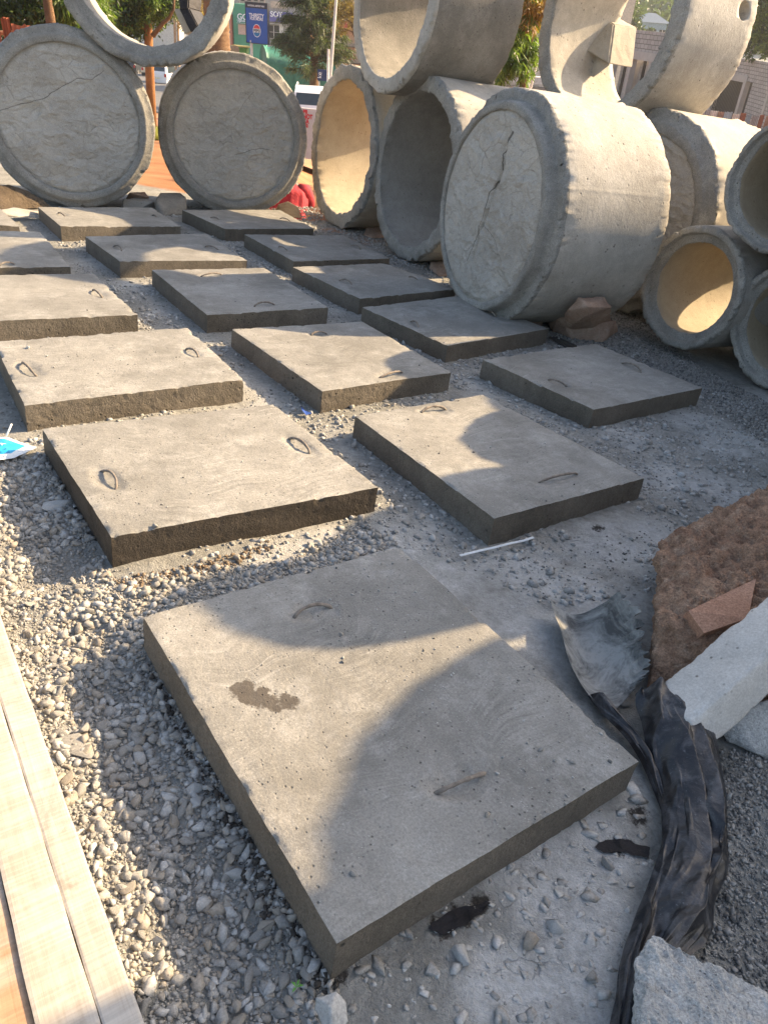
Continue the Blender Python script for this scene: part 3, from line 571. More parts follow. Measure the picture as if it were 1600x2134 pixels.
def rot3(n):
    a = rng.normal(size=(n, 4)); a /= np.linalg.norm(a, axis=1, keepdims=True); w, x, y, z = a.T
    return np.stack([np.stack([1-2*(y*y+z*z), 2*(x*y-z*w), 2*(x*z+y*w)], -1), np.stack([2*(x*y+z*w), 1-2*(x*x+z*z), 2*(y*z-x*w)], -1), np.stack([2*(x*z-y*w), 2*(y*z+x*w), 1-2*(x*x+y*y)], -1)], 1)
def flatrot(n, tilt=.35):
    a = rng.uniform(0, 2*np.pi, n); b = rng.normal(0, tilt, n); c = rng.normal(0, tilt, n); R = np.zeros((n, 3, 3))
    for i in range(n): R[i] = np.array(Matrix.Rotation(a[i], 3, 'Z') @ Matrix.Rotation(b[i], 3, 'X') @ Matrix.Rotation(c[i], 3, 'Y'))
    return R
def inside_quad(P, q, grow=0.0):
    ok = np.ones(len(P), bool)
    for i in range(4):
        a, b = q[i], q[(i+1) % 4]; e = b-a; n = np.array([e[1], -e[0]]); n /= np.linalg.norm(n)
        if ((q.mean(0)-a)@n) > 0: n = -n
        ok &= ((P-a)@n) < grow
    return ok
def off_slabs(P, grow=-.004):
    m = np.zeros(len(P), bool)
    for q in slab_xy.values(): m |= inside_quad(P, q, grow)
    return ~m
def gz(P): return ground_relief(P[:, 0], P[:, 1])
def scatter_poly(pxs, dens, n_max=60000, z=0.0):
    q = np.array([gp(*p, z)[:2] for p in pxs]); lo, hi = q.min(0), q.max(0); n = int(min(n_max, dens*np.prod(hi-lo))); P = rng.uniform(lo, hi, (n, 2))
    c = np.zeros(n, bool); j = len(q)-1
    for i in range(len(q)):
        xi, yi = q[i]; xj, yj = q[j]; t = ((yi > P[:, 1]) != (yj > P[:, 1])) & (P[:, 0] < (xj-xi)*(P[:, 1]-yi)/(yj-yi+1e-12)+xi); c ^= t; j = i
    return P[c]
def stone_mesh(name, P, size, z, shapes, mats, flat=.35, tumble=False, label=None):
    """joins many stones into one mesh; z = resting height"""
    n = len(P); R = rot3(n) if tumble else flatrot(n, flat); Vs = []; Fs = []; b = 0; mi = []; S = len(shapes); which = rng.integers(0, S, n)
    for s in range(S):
        idx = np.where(which == s)[0]
        if not len(idx): continue
        v, f = shapes[s]; W = np.einsum('nij,vj->nvi', R[idx], v)*size[idx][:, None, None]
        lowz = W[..., 2].min(1); W[..., 0] += P[idx, 0][:, None]; W[..., 1] += P[idx, 1][:, None]; W[..., 2] += (z[idx]-lowz*.42)[:, None]
        Vs.append(W.reshape(-1, 3)); k = len(v); Fs.append((f[None]+(np.arange(len(idx))*k)[:, None, None]+b).reshape(-1, 3)); b += k*len(idx)
        mi.append(np.repeat(rng.integers(0, len(mats), len(idx)), len(f)))
    return mesh_np(name, np.concatenate(Vs), np.concatenate(Fs), mats=mats, mi=np.concatenate(mi))
M['gravel'] = concrete('gravel', (.24, .235, .215), (.38, .37, .345), .9, 120, .4, .7, 9, dust=(.46, .455, .43), dust_amt=.5, fine=.5, bdist=.003)
M['gravel2'] = concrete('gravel_brown', (.26, .235, .195), (.40, .365, .31), .9, 120, .4, .5, 9, fine=.5, bdist=.003)
M['gravel3'] = concrete('gravel_dusty', (.36, .36, .34), (.50, .495, .475), .92, 120, .3, .5, 9, fine=.5, bdist=.003)
M['gravel_dark'] = concrete('gravel_dark', (.10, .10, .095), (.22, .215, .205), .9, 120, .3, .5, 9, fine=.5, bdist=.003)
shf = [stone_shape(1, 7, 200+i, rough=.0, flat=.45) for i in range(10)]; sh1 = [stone_shape(1, 7, i, rough=.0) for i in range(14)]; sh2 = [stone_shape(2, 11, 50+i) for i in range(16)]
ico0 = np.array([(0, 0, 1), (0, 0, -1), (1, 0, 0), (-1, 0, 0), (0, 1, 0), (0, -1, 0)], float); f0 = np.array([(0, 2, 4), (0, 4, 3), (0, 3, 5), (0, 5, 2), (1, 4, 2), (1, 3, 4), (1, 5, 3), (1, 2, 5)])
sh0 = [(ico0*np.array([1, .8, .6])*(1+.25*rng.normal(size=(6, 1))), f0) for i in range(10)]
def lognorm(n, med, sig, lo, hi): return np.clip(med*np.exp(rng.normal(0, sig, n)), lo, hi)
strip = [(-60, 960), (95, 955), (238, 1200), (420, 1185), (600, 1160), (760, 1085), (830, 1130), (298, 1300), (705, 2050), (760, 2300), (360, 2300), (300, 2134), (60, 1440), (0, 1280), (-80, 1250)]
P = scatter_poly(strip, 4600); P = P[off_slabs(P)]; s = lognorm(len(P), .0098, .46, .004, .022)
cl = fbm(v3(P[:, 0]*5, P[:, 1]*5, 3), 3); keep = cl > -.38; P = P[keep]; s = s[keep]
tag(stone_mesh('gravel', P, s, gz(P)-.001, sh1, [M['gravel'], M['gravel'], M['gravel2'], M['gravel'], M['gravel3']]), kind='stuff')
P = scatter_poly(strip, 22000); P = P[off_slabs(P)]; s = lognorm(len(P), .0040, .42, .002, .009)
tag(stone_mesh('fine_gravel', P, s, gz(P), sh0, [M['gravel'], M['gravel2'], M['gravel']]), kind='stuff')
# flakes and chips between the slabs
mid = [(-100, 960), (60, 470), (100, 430), (700, 430), (1000, 560), (1300, 640), (1480, 760), (1700, 1000), (1700, 1500), (1440, 1230), (1140, 1260), (880, 1140), (700, 1160), (240, 1230)]
P = scatter_poly(mid, 1500); P = P[off_slabs(P)]; cl = fbm(v3(P[:, 0]*2.4, P[:, 1]*2.4, 9), 3); P = P[cl > -.12]; s = lognorm(len(P), .010, .45, .005, .026)
tag(stone_mesh('broken_concrete_chips', P, s, gz(P)-.002, sh1, [M['gravel'], M['gravel3'], M['gravel']], flat=.25), kind='stuff')
P = scatter_poly(mid, 5000); P = P[off_slabs(P)]; cl = fbm(v3(P[:, 0]*2.4, P[:, 1]*2.4, 19), 3); P = P[cl > -.2]; s = lognorm(len(P), .0045, .35, .002, .009)
tag(stone_mesh('concrete_grit', P, s, gz(P), sh0, [M['gravel'], M['gravel3'], M['gravel_dark']]), kind='stuff')
for pts, d_, nm in (([(1140, 730), (1180, 650), (1340, 650), (1420, 740), (1640, 860), (1640, 960), (1470, 840), (1240, 720)], 9000, 'dark_fine_gravel'),
                    ([(1500, 1560), (1660, 1560), (1700, 2150), (1420, 2150), (1490, 1900)], 22000, 'dark_road_gravel')):
    P = scatter_poly(pts, d_); P = P[off_slabs(P)]; s = lognorm(len(P), .0042 if d_ > 10000 else .006, .45, .002, .014)
    tag(stone_mesh(nm, P, s, gz(P), sh1 if d_ > 10000 else sh0, [M['gravel'], M['gravel'], M['gravel_dark']], tumble=True), kind='stuff')
P = scatter_poly([(720, 1990), (1330, 1640), (1360, 1800), (1240, 2200), (740, 2200)], 1500); s = lognorm(len(P), .006, .6, .0025, .022); P_ = off_slabs(P); P = P[P_]; s = s[P_]
tag(stone_mesh('cement_flakes', P, s*1.3, gz(P)-.001, shf, [M['gravel3'], M['gravel']], flat=.15), kind='stuff')
# crumbs on the slab tops
Ps = []; Ss = []
for k, n in {1: 1000, 2: 220, 3: 260, 4: 260, 5: 160, 6: 120, 7: 90, 8: 120, 10: 90}.items():
    q = slab_xy[k]; u = rng.random((n, 2)); p = (1-u[:, :1])*(1-u[:, 1:])*q[3]+u[:, :1]*(1-u[:, 1:])*q[2]+u[:, :1]*u[:, 1:]*q[1]+(1-u[:, :1])*u[:, 1:]*q[0]
    if k == 1: p = p[(fbm(v3(p[:, 0]*4, p[:, 1]*4, 1), 3)+1.3*(u[:, 0]-.5)) > -.05]
    Ps.append(p); Ss.append(lognorm(len(p), .0024 if k == 1 else .0021, .5, .001, .0075))
P = np.concatenate(Ps); s = np.concatenate(Ss)
tag(stone_mesh('concrete_crumbs', P, s, np.full(len(P), SLAB_H), sh1, [M['gravel3'], M['gravel'], M['gravel_dark']]), kind='stuff')
# separate loose stones
stone_meshes = []
for i, (v, f) in enumerate(sh2):
    me = mesh_np('tmp', v, f, M['gravel2'] if i % 4 == 1 else (M['gravel3'] if i % 5 == 2 else M['gravel'])); stone_meshes.append(me.data); bpy.data.objects.remove(me)
def loose(px, py, size, label, group=None, z=None, mesh=None, mat=None, sc=(1, 1, 1), name='loose_stone', rz=None):
    p = gp(px, py, z or 0.0); zz = z if z is not None else float(ground_relief(np.array([p[0]]), np.array([p[1]]))[0])
    me = stone_meshes[mesh if mesh is not None else random.randrange(len(stone_meshes))]
    if mat: me = me.copy(); me.materials.clear(); me.materials.append(mat)
    o = bpy.data.objects.new(name, me); COL.objects.link(o); o.location = (p[0], p[1], zz+size*.28*sc[2]); o.scale = (size*sc[0], size*sc[1], size*sc[2])
    o.rotation_euler = (random.uniform(-.3, .3), random.uniform(-.3, .3), random.uniform(0, 6.28) if rz is None else rz)
    return tag(o, label, 'stone', group, 'thing')
big = [(164, 1262, .024, 'pale rounded stone standing out in the sunlit gravel left of the nearest slab'), (568 // 2, 1531, .026, 'long flat-topped stone, upper of two beside the middle of the nearest slab'),
 (290, 1560, .026, 'round tan stone just below the long flat-topped stone by the nearest slab'), (252, 1592, .019, 'pale stone left of the round tan stone in the shaded gravel'),
 (300, 1612, .020, 'grey stone with flat front below the round tan stone'), (308, 1645, .024, 'rough dark-faced stone in the middle of the shaded gravel strip'), (270, 1684, .019, 'smooth brown stone alone in the fine shaded gravel'),
 (478, 1807, .026, 'large pale angular stone beside the foot of the nearest slab'), (520, 2018, .024, 'grey stone with a ridged top near the bottom of the gravel strip'), (398, 1785, .022, 'flat broken flake of grey stone right of the middle of the gravel strip'),
 (115, 1008, .0, ''), (20, 1195, .022, 'pale angular stone at the left edge lit by the sun above the planks'), (50, 1075, .028, 'reddish brown stone at the left edge below the drink pouch'),
 (205, 1405, .022, 'lit boulder-like pebble at the edge of sun and shade in the gravel'), (172, 1290, .0, ''), (98, 1428, .022, 'rounded brown stone close to the planks at the shade edge'), (165, 1398, .020, 'wedge-shaped grey stone where the gravel falls into shade'),
 (60, 1310, .019, 'orange-tinted pebble in the sunlit gravel near the planks'), (200, 1335, .020, 'warm coloured round pebble in the sunlit gravel'), (1112, 1133, .015, 'round brown pebble at the end of the white strip'),
 (1070, 1140, .014, 'round pebble lying on the white plastic strip'), (960, 1990, .030, 'triangular pale chip of concrete in front of the nearest slab'), (1105, 1960, .024, 'grey pointed stone sunk in the white cement dust'),
 (1155, 1930, .024, 'angular stone next to the grey pointed stone in the cement dust'), (1270, 1800, .022, 'flat chip beside the torn black hole in the cement crust'), (1313, 1432, .024, 'white pebble caught in the fold of the black plastic'),
 (1300, 1466, .024, 'lumpy stone lying inside the black plastic fold'), (495, 1163, .018, 'grey pebble on the rubble in front of the dark wet slab face'), (1148, 1178, .02, 'flat stone in the shaded rubble right of the white strip'),
 (1230, 2035, .018, 'thin pale sliver of stone in the white dust at the bottom'), (590, 2085, .022, 'grey slab-like pebble near the green leaf')]
for px, py, sz, lb in big:
    if sz: loose(px, py, sz*1.0, lb)
loose(120, 1050, .062, 'large flat dusty rock lying left of the fully sunlit slab', mat=M['gravel3'], sc=(1.2, .8, .55), rz=.9)
loose(165, 1540, .05, 'flat rough piece of dried mortar in the gravel strip', mat=M['gravel'], sc=(1.3, .8, .3))
for px, py, sz, lb in [(325, 1097, .014, 'single white pebble on the front edge of the sunlit slab'), (1127, 1563, .010, 'largest pebble on the shaded right part of the nearest slab'), (1192, 1590, .009, 'long white pebble beside the brown smear on the nearest slab'),
                       (1015, 1700, .009, 'white pebble below the front handle of the nearest slab'), (735, 1822, .010, 'pale pebble near the front corner of the nearest slab'), (58, 726, .016, 'pebble on the slab at the left edge of the picture'), (712, 1322, .008, 'small pebble on the nearest slab between its rear handle and left corner'), (1155, 1585, .007, 'tiny white crumb next to the brown smear on the nearest slab')]:
    loose(px, py, sz, lb, z=SLAB_H)
for P, n, (lo, hi) in ((scatter_poly(strip[:3]+[(298, 1300), (640, 1960), (700, 2200), (400, 2200), (300, 2100), (80, 1440), (10, 1290)], 1200), 215, (.015, .027)), (scatter_poly(mid, 60), 60, (.014, .026))):
    P = P[off_slabs(P, .015)][:n]
    for x, y in P:
        me = random.choice(stone_meshes); o = bpy.data.objects.new('loose_stone', me); COL.objects.link(o); s = random.uniform(lo, hi)*random.uniform(.8, 1)
        o.location = (x, y, float(ground_relief(np.array([x]), np.array([y]))[0])+s*.3); o.scale = (s, s*random.uniform(.7, 1), s*random.uniform(.6, .95)); o.rotation_euler = (random.uniform(-.5, .5), random.uniform(-.5, .5), random.uniform(0, 6.28))
        tone = {'gravel_brown': 'brownish', 'gravel_dusty': 'pale dusty'}.get(me.materials[0].name, 'grey'); size = 'large' if s > .024 else ('middling' if s > .019 else 'small')
        if n > 100:
            tt = (x*math.cos(2.35)+y*math.sin(2.35)); where = min((((-.9, 1.75), 'in the sunlit gravel below the milk pouch'), ((-.62, 1.35), 'near the back-left corner of the nearest slab'), ((-.40, 1.05), 'beside the middle of the nearest slab'), ((-.15, .75), 'beside the front half of the nearest slab'), ((.0, .45), 'at the bottom edge of the picture'), ((-1.35, 2.2), 'left of the fully sunlit slab'), ((-.3, 2.05), 'between the two nearest left slabs')), key=lambda q: (q[0][0]-x)**2+(q[0][1]-y)**2)[1]
            tag(o, f'{size} {tone} gravel stone {where}', 'stone', 'gravel stones beside the planks', 'thing')
        else:
            k_ = min(slab_xy, key=lambda k: ((slab_xy[k].mean(0)-np.array([x, y]))**2).sum()); c_ = slab_xy[k_].mean(0); side = ('right' if x > c_[0] else 'left')+(' rear' if y > c_[1] else ' front')
            nm = {1: 'the nearest slab', 2: 'the fully sunlit slab', 3: 'the half-sunlit slab', 4: 'the sunlit slab at the left edge', 5: 'the sunlit slab in the middle', 6: 'the shaded slab alone at the right', 7: 'the slab beside the big capped pipe', 8: 'the shaded slab in the middle row'}.get(k_, 'the farther slabs')
            tag(o, f'{size} {tone} stone at the {side} of {nm}', 'stone', 'stones strewn between the slabs', 'thing')
# wet lumpy mortar at the slab feet
P = scatter_poly([(235, 1200), (300, 1195), (500, 1150), (560, 1120), (560, 1145), (480, 1180), (300, 1225), (235, 1225)], 9000); P = P[off_slabs(P)]
tag(stone_mesh('damp_sand', P, lognorm(len(P), .006, .4, .003, .012), gz(P), sh1, [concrete('damp_sand', (.16, .12, .08), (.26, .20, .14), .9, 80, .3, .8, 8)], tumble=True), kind='stuff')
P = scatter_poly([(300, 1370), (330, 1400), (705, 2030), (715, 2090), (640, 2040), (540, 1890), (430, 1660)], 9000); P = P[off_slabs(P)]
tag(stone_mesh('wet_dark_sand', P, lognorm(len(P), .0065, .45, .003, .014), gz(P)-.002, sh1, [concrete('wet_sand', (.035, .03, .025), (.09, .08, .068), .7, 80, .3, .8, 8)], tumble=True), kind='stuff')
# ------------------------------------------------------------------ rocks and rubble as things
def hull_rock(name, pts, mat, label, cat='rock', sub=3, amp=.012, freq=9, ridge=0.0, ref=None, group=None, upper=None, smoothf=True):
    pts = np.array(pts, float); c = pts.mean(0); base = np.array([c[0], c[1], pts[:, 2].min()])
    bm = bmesh.new()
    for p in pts: bm.verts.new(p-base)
    bmesh.ops.convex_hull(bm, input=bm.verts); bmesh.ops.triangulate(bm, faces=bm.faces)
    for e in range(sub):
        bmesh.ops.subdivide_edges(bm, edges=[q for q in bm.edges if q.calc_length() > .8*np.ptp(pts, 0).max()/2**(e+1)], cuts=1, use_grid_fill=True); bmesh.ops.triangulate(bm, faces=bm.faces)
    bm.normal_update(); co = np.array([v.co[:] for v in bm.verts]); no = np.array([v.normal[:] for v in bm.verts])
    d = fbm(co*freq+7, 5)*amp+ridge*ridged(co*freq*2.2+3, 4)
    if upper is not None: d = d*upper(co+base)
    co = co+no*d[:, None]
    for v, q in zip(bm.verts, co): v.co = q
    me = bpy.data.meshes.new(name); bm.to_mesh(me); bm.free(); me.materials.append(mat)
    if smoothf: me.polygons.foreach_set('use_smooth', np.ones(len(me.polygons), bool))
    o = bpy.data.objects.new(name, me); COL.objects.link(o); o.location = base
    return tag(o, label, cat, group, 'thing') if label else o
M['rock_red'] = concrete('rock_red', (.28, .18, .13), (.50, .36, .27), .9, 60, .4, .8, 6, dust=(.48, .40, .32), dust_amt=.6, bdist=.01)
M['rock_tan'] = concrete('rock_tan', (.28, .20, .11), (.46, .35, .21), .9, 60, .4, .8, 6, bdist=.01)
M['laterite'] = concrete('laterite', (.36, .205, .13), (.60, .40, .27), .95, 90, .6, 1.0, 7, dust=(.64, .50, .38), dust_amt=.7, fine=.9, bdist=.03)
M['brick_face'] = concrete('brick_face', (.34, .185, .12), (.48, .29, .20), .9, 110, .7, .4, 5, fine=.8, bdist=.004)
M['post'] = concrete('post', (.46, .44, .40), (.64, .615, .57), .85, 48, .9, .4, 3, dust=(.58, .57, .54), dust_amt=.4, fine=.4)
M['chunk'] = concrete('chunk', (.38, .385, .37), (.60, .605, .585), .95, 110, .7, 1.0, 9, fine=.8, bdist=.012)
def pxz(l): return [gp(x, y, z) for x, y, z in l]
up = lambda q: np.clip((q[:, 2]-.05)*4+.25, .25, 1.0)
laterite = hull_rock('laterite_block', pxz([(1352, 1452, 0), (1372, 1300, .17), (1378, 1135, .20), (1450, 1098, .27), (1605, 1022, .33), (1760, 1040, .33), (1750, 1400, .22), (1800, 1500, 0), (1480, 1480, 0), (1640, 1120, .36), (1440, 1330, .16), (1700, 1030, 0), (1400, 1130, .02)]),
          M['laterite'], 'broken reddish laterite block with a crumbly top behind the concrete post', 'rock', 7, .045, 17, .024, upper=up)
fq = [np.array(p) for p in pxz([(1431, 1275, .235), (1572, 1208, .30), (1556, 1290, .255), (1464, 1321, .205)])]
mb = MB(); nn = np.cross(fq[1]-fq[0], fq[3]-fq[0]); nn /= np.linalg.norm(nn); nn = nn if nn@(CC-fq[0]) > 0 else -nn
ctr_ = sum(fq)/4; mb.add([p-np.array(laterite.location)+nn*.006 for p in fq]+[p-np.array(laterite.location)-nn*.05 for p in fq], [(0, 1, 2, 3), (7, 6, 5, 4), (0, 4, 5, 1), (1, 5, 6, 2), (2, 6, 7, 3), (3, 7, 4, 0)])
mb.build('flat_brick_face', M['brick_face'], laterite)
# concrete post leaning on the block
A = np.array([.915, 1.517, .150]); d = np.array([.6868, .4494, .5712]); w_v = np.array([-.3605, .8931, -.2691]); h_v = np.array([.6311, .0211, -.7754]); Lp = .35; Wp = .163
def beam(o0, d, w, h, L, W, H, n=110):
    # rounded-corner rectangular section swept along d with chipped arrises
    sec = []; 
    for a, b in ((0, 0), (1, 0), (1, 1), (0, 1)):
        pass
    m = 14; pts = []
    for (x0, y0, x1, y1) in ((0, 0, 1, 0), (1, 0, 1, 1), (1, 1, 0, 1), (0, 1, 0, 0)):
        for t in np.linspace(0, 1, m, endpoint=False): pts.append((x0+(x1-x0)*t, y0+(y1-y0)*t))
    pts = np.array(pts); V = []
    for i in range(n):
        s = L*i/(n-1); cor = np.minimum(np.abs(pts-np.round(pts)).sum(1), 1)
        a = pts[:, 0]*W; b = pts[:, 1]*H; P = o0+s*d+a[:, None]*w+b[:, None]*h; cen = o0+s*d+W/2*w+H/2*h
        isc = np.exp(-cor/.06); no = (P-cen)/np.linalg.norm(P-cen, axis=1, keepdims=True)
        P = P+no*(.004*fbm(P*14, 4)-isc*(.004+.02*np.clip(fbm(P*22+4, 3)-.0, 0, 1)))[:, None]; V.append(P)
    V = np.concatenate(V); k = len(pts); F = [(i*k+j, (i+1)*k+j, (i+1)*k+(j+1) % k, i*k+(j+1) % k) for i in range(n-1) for j in range(k)]
    F.append(tuple(range(k-1, -1, -1))[::-1]); F.append(tuple((n-1)*k+j for j in range(k)))
    return V, F
V, F = beam(A-d*.03, d, w_v, h_v, Lp+.75, Wp, .128)
o = mesh_np('concrete_post', V-A, F, M['post'], True); o.location = A; tag(o, 'pale precast concrete post leaning up to the right over the reddish block', 'post', None, 'thing')
hull_rock('broken_concrete_lump', pxz([(1512, 1545, 0), (1500, 1520, .03), (1560, 1475, .10), (1640, 1440, .12), (1720, 1480, .10), (1720, 1590, 0), (1600, 1575, 0), (1570, 1568, .01), (1530, 1500, .07)]), M['chunk'], 'rounded pale concrete lump under the lifted end of the leaning post', 'rubble', 5, .008, 12, .003)
hull_rock('broken_concrete_chunk', pxz([(1330, 2160, 0), (1328, 2000, .10), (1362, 1950, .115), (1392, 1965, .11), (1420, 1995, .105), (1610, 2085, .11), (1700, 2130, .10), (1720, 2350, 0), (1330, 2400, 0), (1325, 2200, .12), (1600, 2300, .14), (1350, 2040, .125), (1480, 2100, .13)]),
          M['chunk'], 'rough light grey broken concrete chunk in the bottom right corner', 'rubble', 7, .014, 16, .010)
hull_rock('mortar_lump', pxz([(655, 2105, 0), (660, 2080, .02), (700, 2068, .035), (722, 2090, .02), (725, 2130, 0), (690, 2160, .0), (690, 2100, .04)]), M['gravel3'], 'rounded mortar lump at the bottom just below the nearest slab corner', 'rubble', 4, .006, 20, .002)
hull_rock('red_stone', pxz([(1180, 684, .09), (1176, 655, .20), (1185, 645, .28), (1205, 622, .37), (1258, 620, .37), (1272, 640, .32), (1270, 668, .15), (1235, 684, .10), (1200, 683, .10), (1225, 655, .29), (1225, 640, .35)]), M['rock_red'], 'chunky reddish stone with a pale face, on top of a flat stone', 'stone', 5, .012, 9, .008)
hull_rock('red_stone', pxz([(1138, 668, .0), (1140, 650, .10), (1165, 658, .15), (1282, 670, .15), (1286, 690, .06), (1255, 714, 0), (1190, 706, 0), (1150, 690, 0), (1230, 672, .15), (1140, 672, .02)]), M['rock_red'], 'long flat reddish stone lying under the chunky one beside the big pipe', 'stone', 5, .008, 8, .006)
hull_rock('red_stone', pxz([(1085, 665, 0), (1092, 652, .06), (1118, 648, .08), (1132, 665, .05), (1128, 680, 0), (1100, 676, 0)]), M['rock_red'], 'small dark red stone wedged under the front of the big capped pipe', 'stone', 4, .008, 8, .004)
hull_rock('red_stone', pxz([(893, 560, 0), (897, 545, .06), (930, 543, .08), (955, 552, .07), (958, 575, 0), (915, 576, 0)]), M['rock_red'], 'dark red stone in the shadow between the open pipe and the big capped pipe', 'stone', 4, .008, 7, .004)
hull_rock('red_stone', pxz([(758, 490, 0), (764, 470, .07), (790, 466, .09), (803, 480, .06), (800, 496, 0), (775, 496, 0)]), M['rock_red'], 'dark brick-like stone under the golden lit pipe', 'stone', 4, .008, 7, .004)
hull_rock('tan_rock', pxz([(572, 440, 0), (580, 425, .07), (600, 420, .10), (622, 432, .07), (628, 455, 0), (590, 452, 0)]), M['rock_tan'], 'yellow-brown rock against the foot of the right capped pipe', 'rock', 4, .010, 6, .006)
hull_rock('concrete_block_rubble', pxz([(325, 445, 0), (326, 415, .13), (335, 402, .17), (375, 402, .17), (388, 412, .15), (390, 447, 0), (340, 450, 0)]), M['pipe_dark'], 'dark rounded concrete block between the two capped pipes', 'rubble', 4, .006, 6, .003)
hull_rock('concrete_block_rubble', pxz([(256, 434, 0), (257, 416, .08), (300, 409, .10), (322, 420, .08), (324, 434, 0), (290, 436, 0)]), M['pipe_grey'], 'pale concrete block wedged under the right side of the leftmost capped pipe', 'rubble', 4, .005, 6, .003)
hull_rock('concrete_block_rubble', pxz([(262, 415, .06), (270, 402, .14), (302, 400, .15), (312, 412, .11), (300, 418, .05)]), M['rock_red'], 'dark brown stone on the pale block under the leftmost capped pipe', 'rubble', 4, .006, 6, .003)
hull_rock('earth_heap', pxz([(-60, 425, 0), (-40, 392, .16), (20, 386, .18), (60, 400, .12), (95, 420, .05), (110, 432, 0), (-10, 440, 0)]), concrete('earth', (.10, .075, .05), (.20, .155, .11), .95, 60, .3, 1, 5, bdist=.02), 'brown heap of earth under the left side of the leftmost capped pipe', 'rubble', 5, .02, 6, .01)
hull_rock('flat_concrete_piece', pxz([(-10, 440, .10), (30, 432, .10), (82, 440, .06), (84, 448, .04), (40, 452, .05), (-10, 450, .06)]), M['pipe_grey'], 'thin broken concrete piece sticking out beside the heap at the left edge', 'rubble', 4, .004, 6, .002)
# ------------------------------------------------------------------ planks
def wood(name, a, b, seed=0):
    m, nt, bs = newmat(name); v = vec_rand(nt)
    mp = N(nt, 'ShaderNodeMapping'); mp.inputs['Scale'].default_value = (55, 2.0, 20); nt.links.new(v, mp.inputs[0]); g1 = noise(nt, mp.outputs[0], 1.0, 6, .65, .4)
    c = ramp(nt, g1, [(.3, a), (.7, b)]); n2 = noise(nt, v, 6, 6, .65, .8); c = mixc(nt, ramp(nt, n2, [(.42, 0.), (.7, .65)]), c, (.50, .485, .455))
    mp2 = N(nt, 'ShaderNodeMapping'); mp2.inputs['Scale'].default_value = (6, 140, 6); nt.links.new(v, mp2.inputs[0]); sw = noise(nt, mp2.outputs[0], 1.0, 2, .5)
    c = mixc(nt, .16, c, ramp(nt, sw, [(.4, .25), (.6, .75)]), 'OVERLAY')
    c = mixc(nt, ramp(nt, noise(nt, v, 3.5, 7, .75, .5), [(.56, 0.), (.68, .55)]), c, (.20, .16, .12)); vk = N(nt, 'ShaderNodeTexVoronoi'); vk.inputs['Scale'].default_value = 2.6; nt.links.new(v, vk.inputs['Vector']); c = mixc(nt, ramp(nt, vk.outputs['Distance'], [(.025, .7), (.06, 0.)]), c, (.13, .08, .05))
    nt.links.new(c, bs.inputs['Base Color']); bs.inputs['Roughness'].default_value = .8; bs.inputs['Specular IOR Level'].default_value = .25
    bp = N(nt, 'ShaderNodeBump'); bp.inputs['Strength'].default_value = .5; bp.inputs['Distance'].default_value = .002
    nt.links.new(math_(nt, 'ADD', g1, math_(nt, 'MULTIPLY', sw, .7)), bp.inputs['Height']); nt.links.new(bp.outputs[0], bs.inputs['Normal']); return m
M['wood_pale'] = wood('wood_pale', (.33, .29, .24), (.47, .43, .37)); M['wood_mid'] = wood('wood_mid', (.33, .285, .23), (.46, .415, .35)); M['wood_orange'] = wood('wood_orange', (.33, .20, .12), (.45, .30, .19))
def plank(pr, pl, z, th, mat, label, ext=(1.2, .8)):
    """pr, pl: two picture points on the right and left long edges (far, near)"""
    r0, r1 = gp(*pr[0], z), gp(*pr[1], z); d = r1-r0; d /= np.linalg.norm(d); l0, l1 = gp(*pl[0], z), gp(*pl[1], z)
    a = r0-d*ext[0]; L = np.linalg.norm(r1-r0)+sum(ext); n = np.array([d[1], -d[0], 0]); 
    def wid(s):
        p = a+d*s; e = l1-l0; t = ((p-l0)[0]*n[1]-(p-l0)[1]*n[0])/(e[0]*n[1]-e[1]*n[0]); q = l0+t*e; return (q-p)@n
    ns, nw = 90, 14; V = []
    for i in range(ns):
        s = L*i/(ns-1); w = wid(s)-(.001 if w_sign(wid(s)) > 0 else -.001)
        for j in range(nw):
            t = j/(nw-1); wob = .0005*math.sin(s*9+z*90)+.0006*math.sin(s*31); p = a+d*s+n*(w*t+(wob if j in (0, nw-1) else 0)); edge = min(t, 1-t); V.append((p[0], p[1], z-.0015*math.exp(-edge/.02)+.0008*math.sin(s*3+t*2)))
    V = np.array(V); nv = len(V); F = [(i*nw+j, i*nw+j+1, (i+1)*nw+j+1, (i+1)*nw+j) for i in range(ns-1) for j in range(nw-1)]
    V2 = V.copy(); V2[:, 2] -= th; F += [(q[3]+nv, q[2]+nv, q[1]+nv, q[0]+nv) for q in F[:]]
    for i in range(ns-1):
        for j, s_ in ((0, 1), (nw-1, -1)):
            q = (i*nw+j, (i+1)*nw+j, (i+1)*nw+j+nv, i*nw+j+nv); F.append(q if s_ > 0 else q[::-1])
    for i in (0, ns-1):
        for j in range(nw-1): F.append((i*nw+j, i*nw+j+1, i*nw+j+1+nv, i*nw+j+nv))
    V = np.concatenate([V, V2]); cen = (r0+r1)/2; yaw = math.atan2(d[1], d[0])-math.pi/2; ca, sa = math.cos(-yaw), math.sin(-yaw)
    X = V-np.array([cen[0], cen[1], z-th]); W = np.stack([X[:, 0]*ca-X[:, 1]*sa, X[:, 0]*sa+X[:, 1]*ca, X[:, 2]], -1)
    o = mesh_np('wooden_plank', W, F, M[mat]); o.location = (cen[0], cen[1], z-th); o.rotation_euler = (0, 0, yaw)
    return tag(o, label, 'plank', 'wooden planks along the left edge', 'thing')
def w_sign(x): return 1 if x > 0 else -1
plank([(10, 1305), (298, 2126)], [(5, 1474), (210, 2129)], .034, .034, 'wood_pale', 'bleached plank next to the gravel, rightmost of the three planks')
plank([(5, 1474), (210, 2129)], [(0, 1810), (72, 2134)], .037, .036, 'wood_mid', 'middle wooden plank with cement smears, between the pale and the orange one')
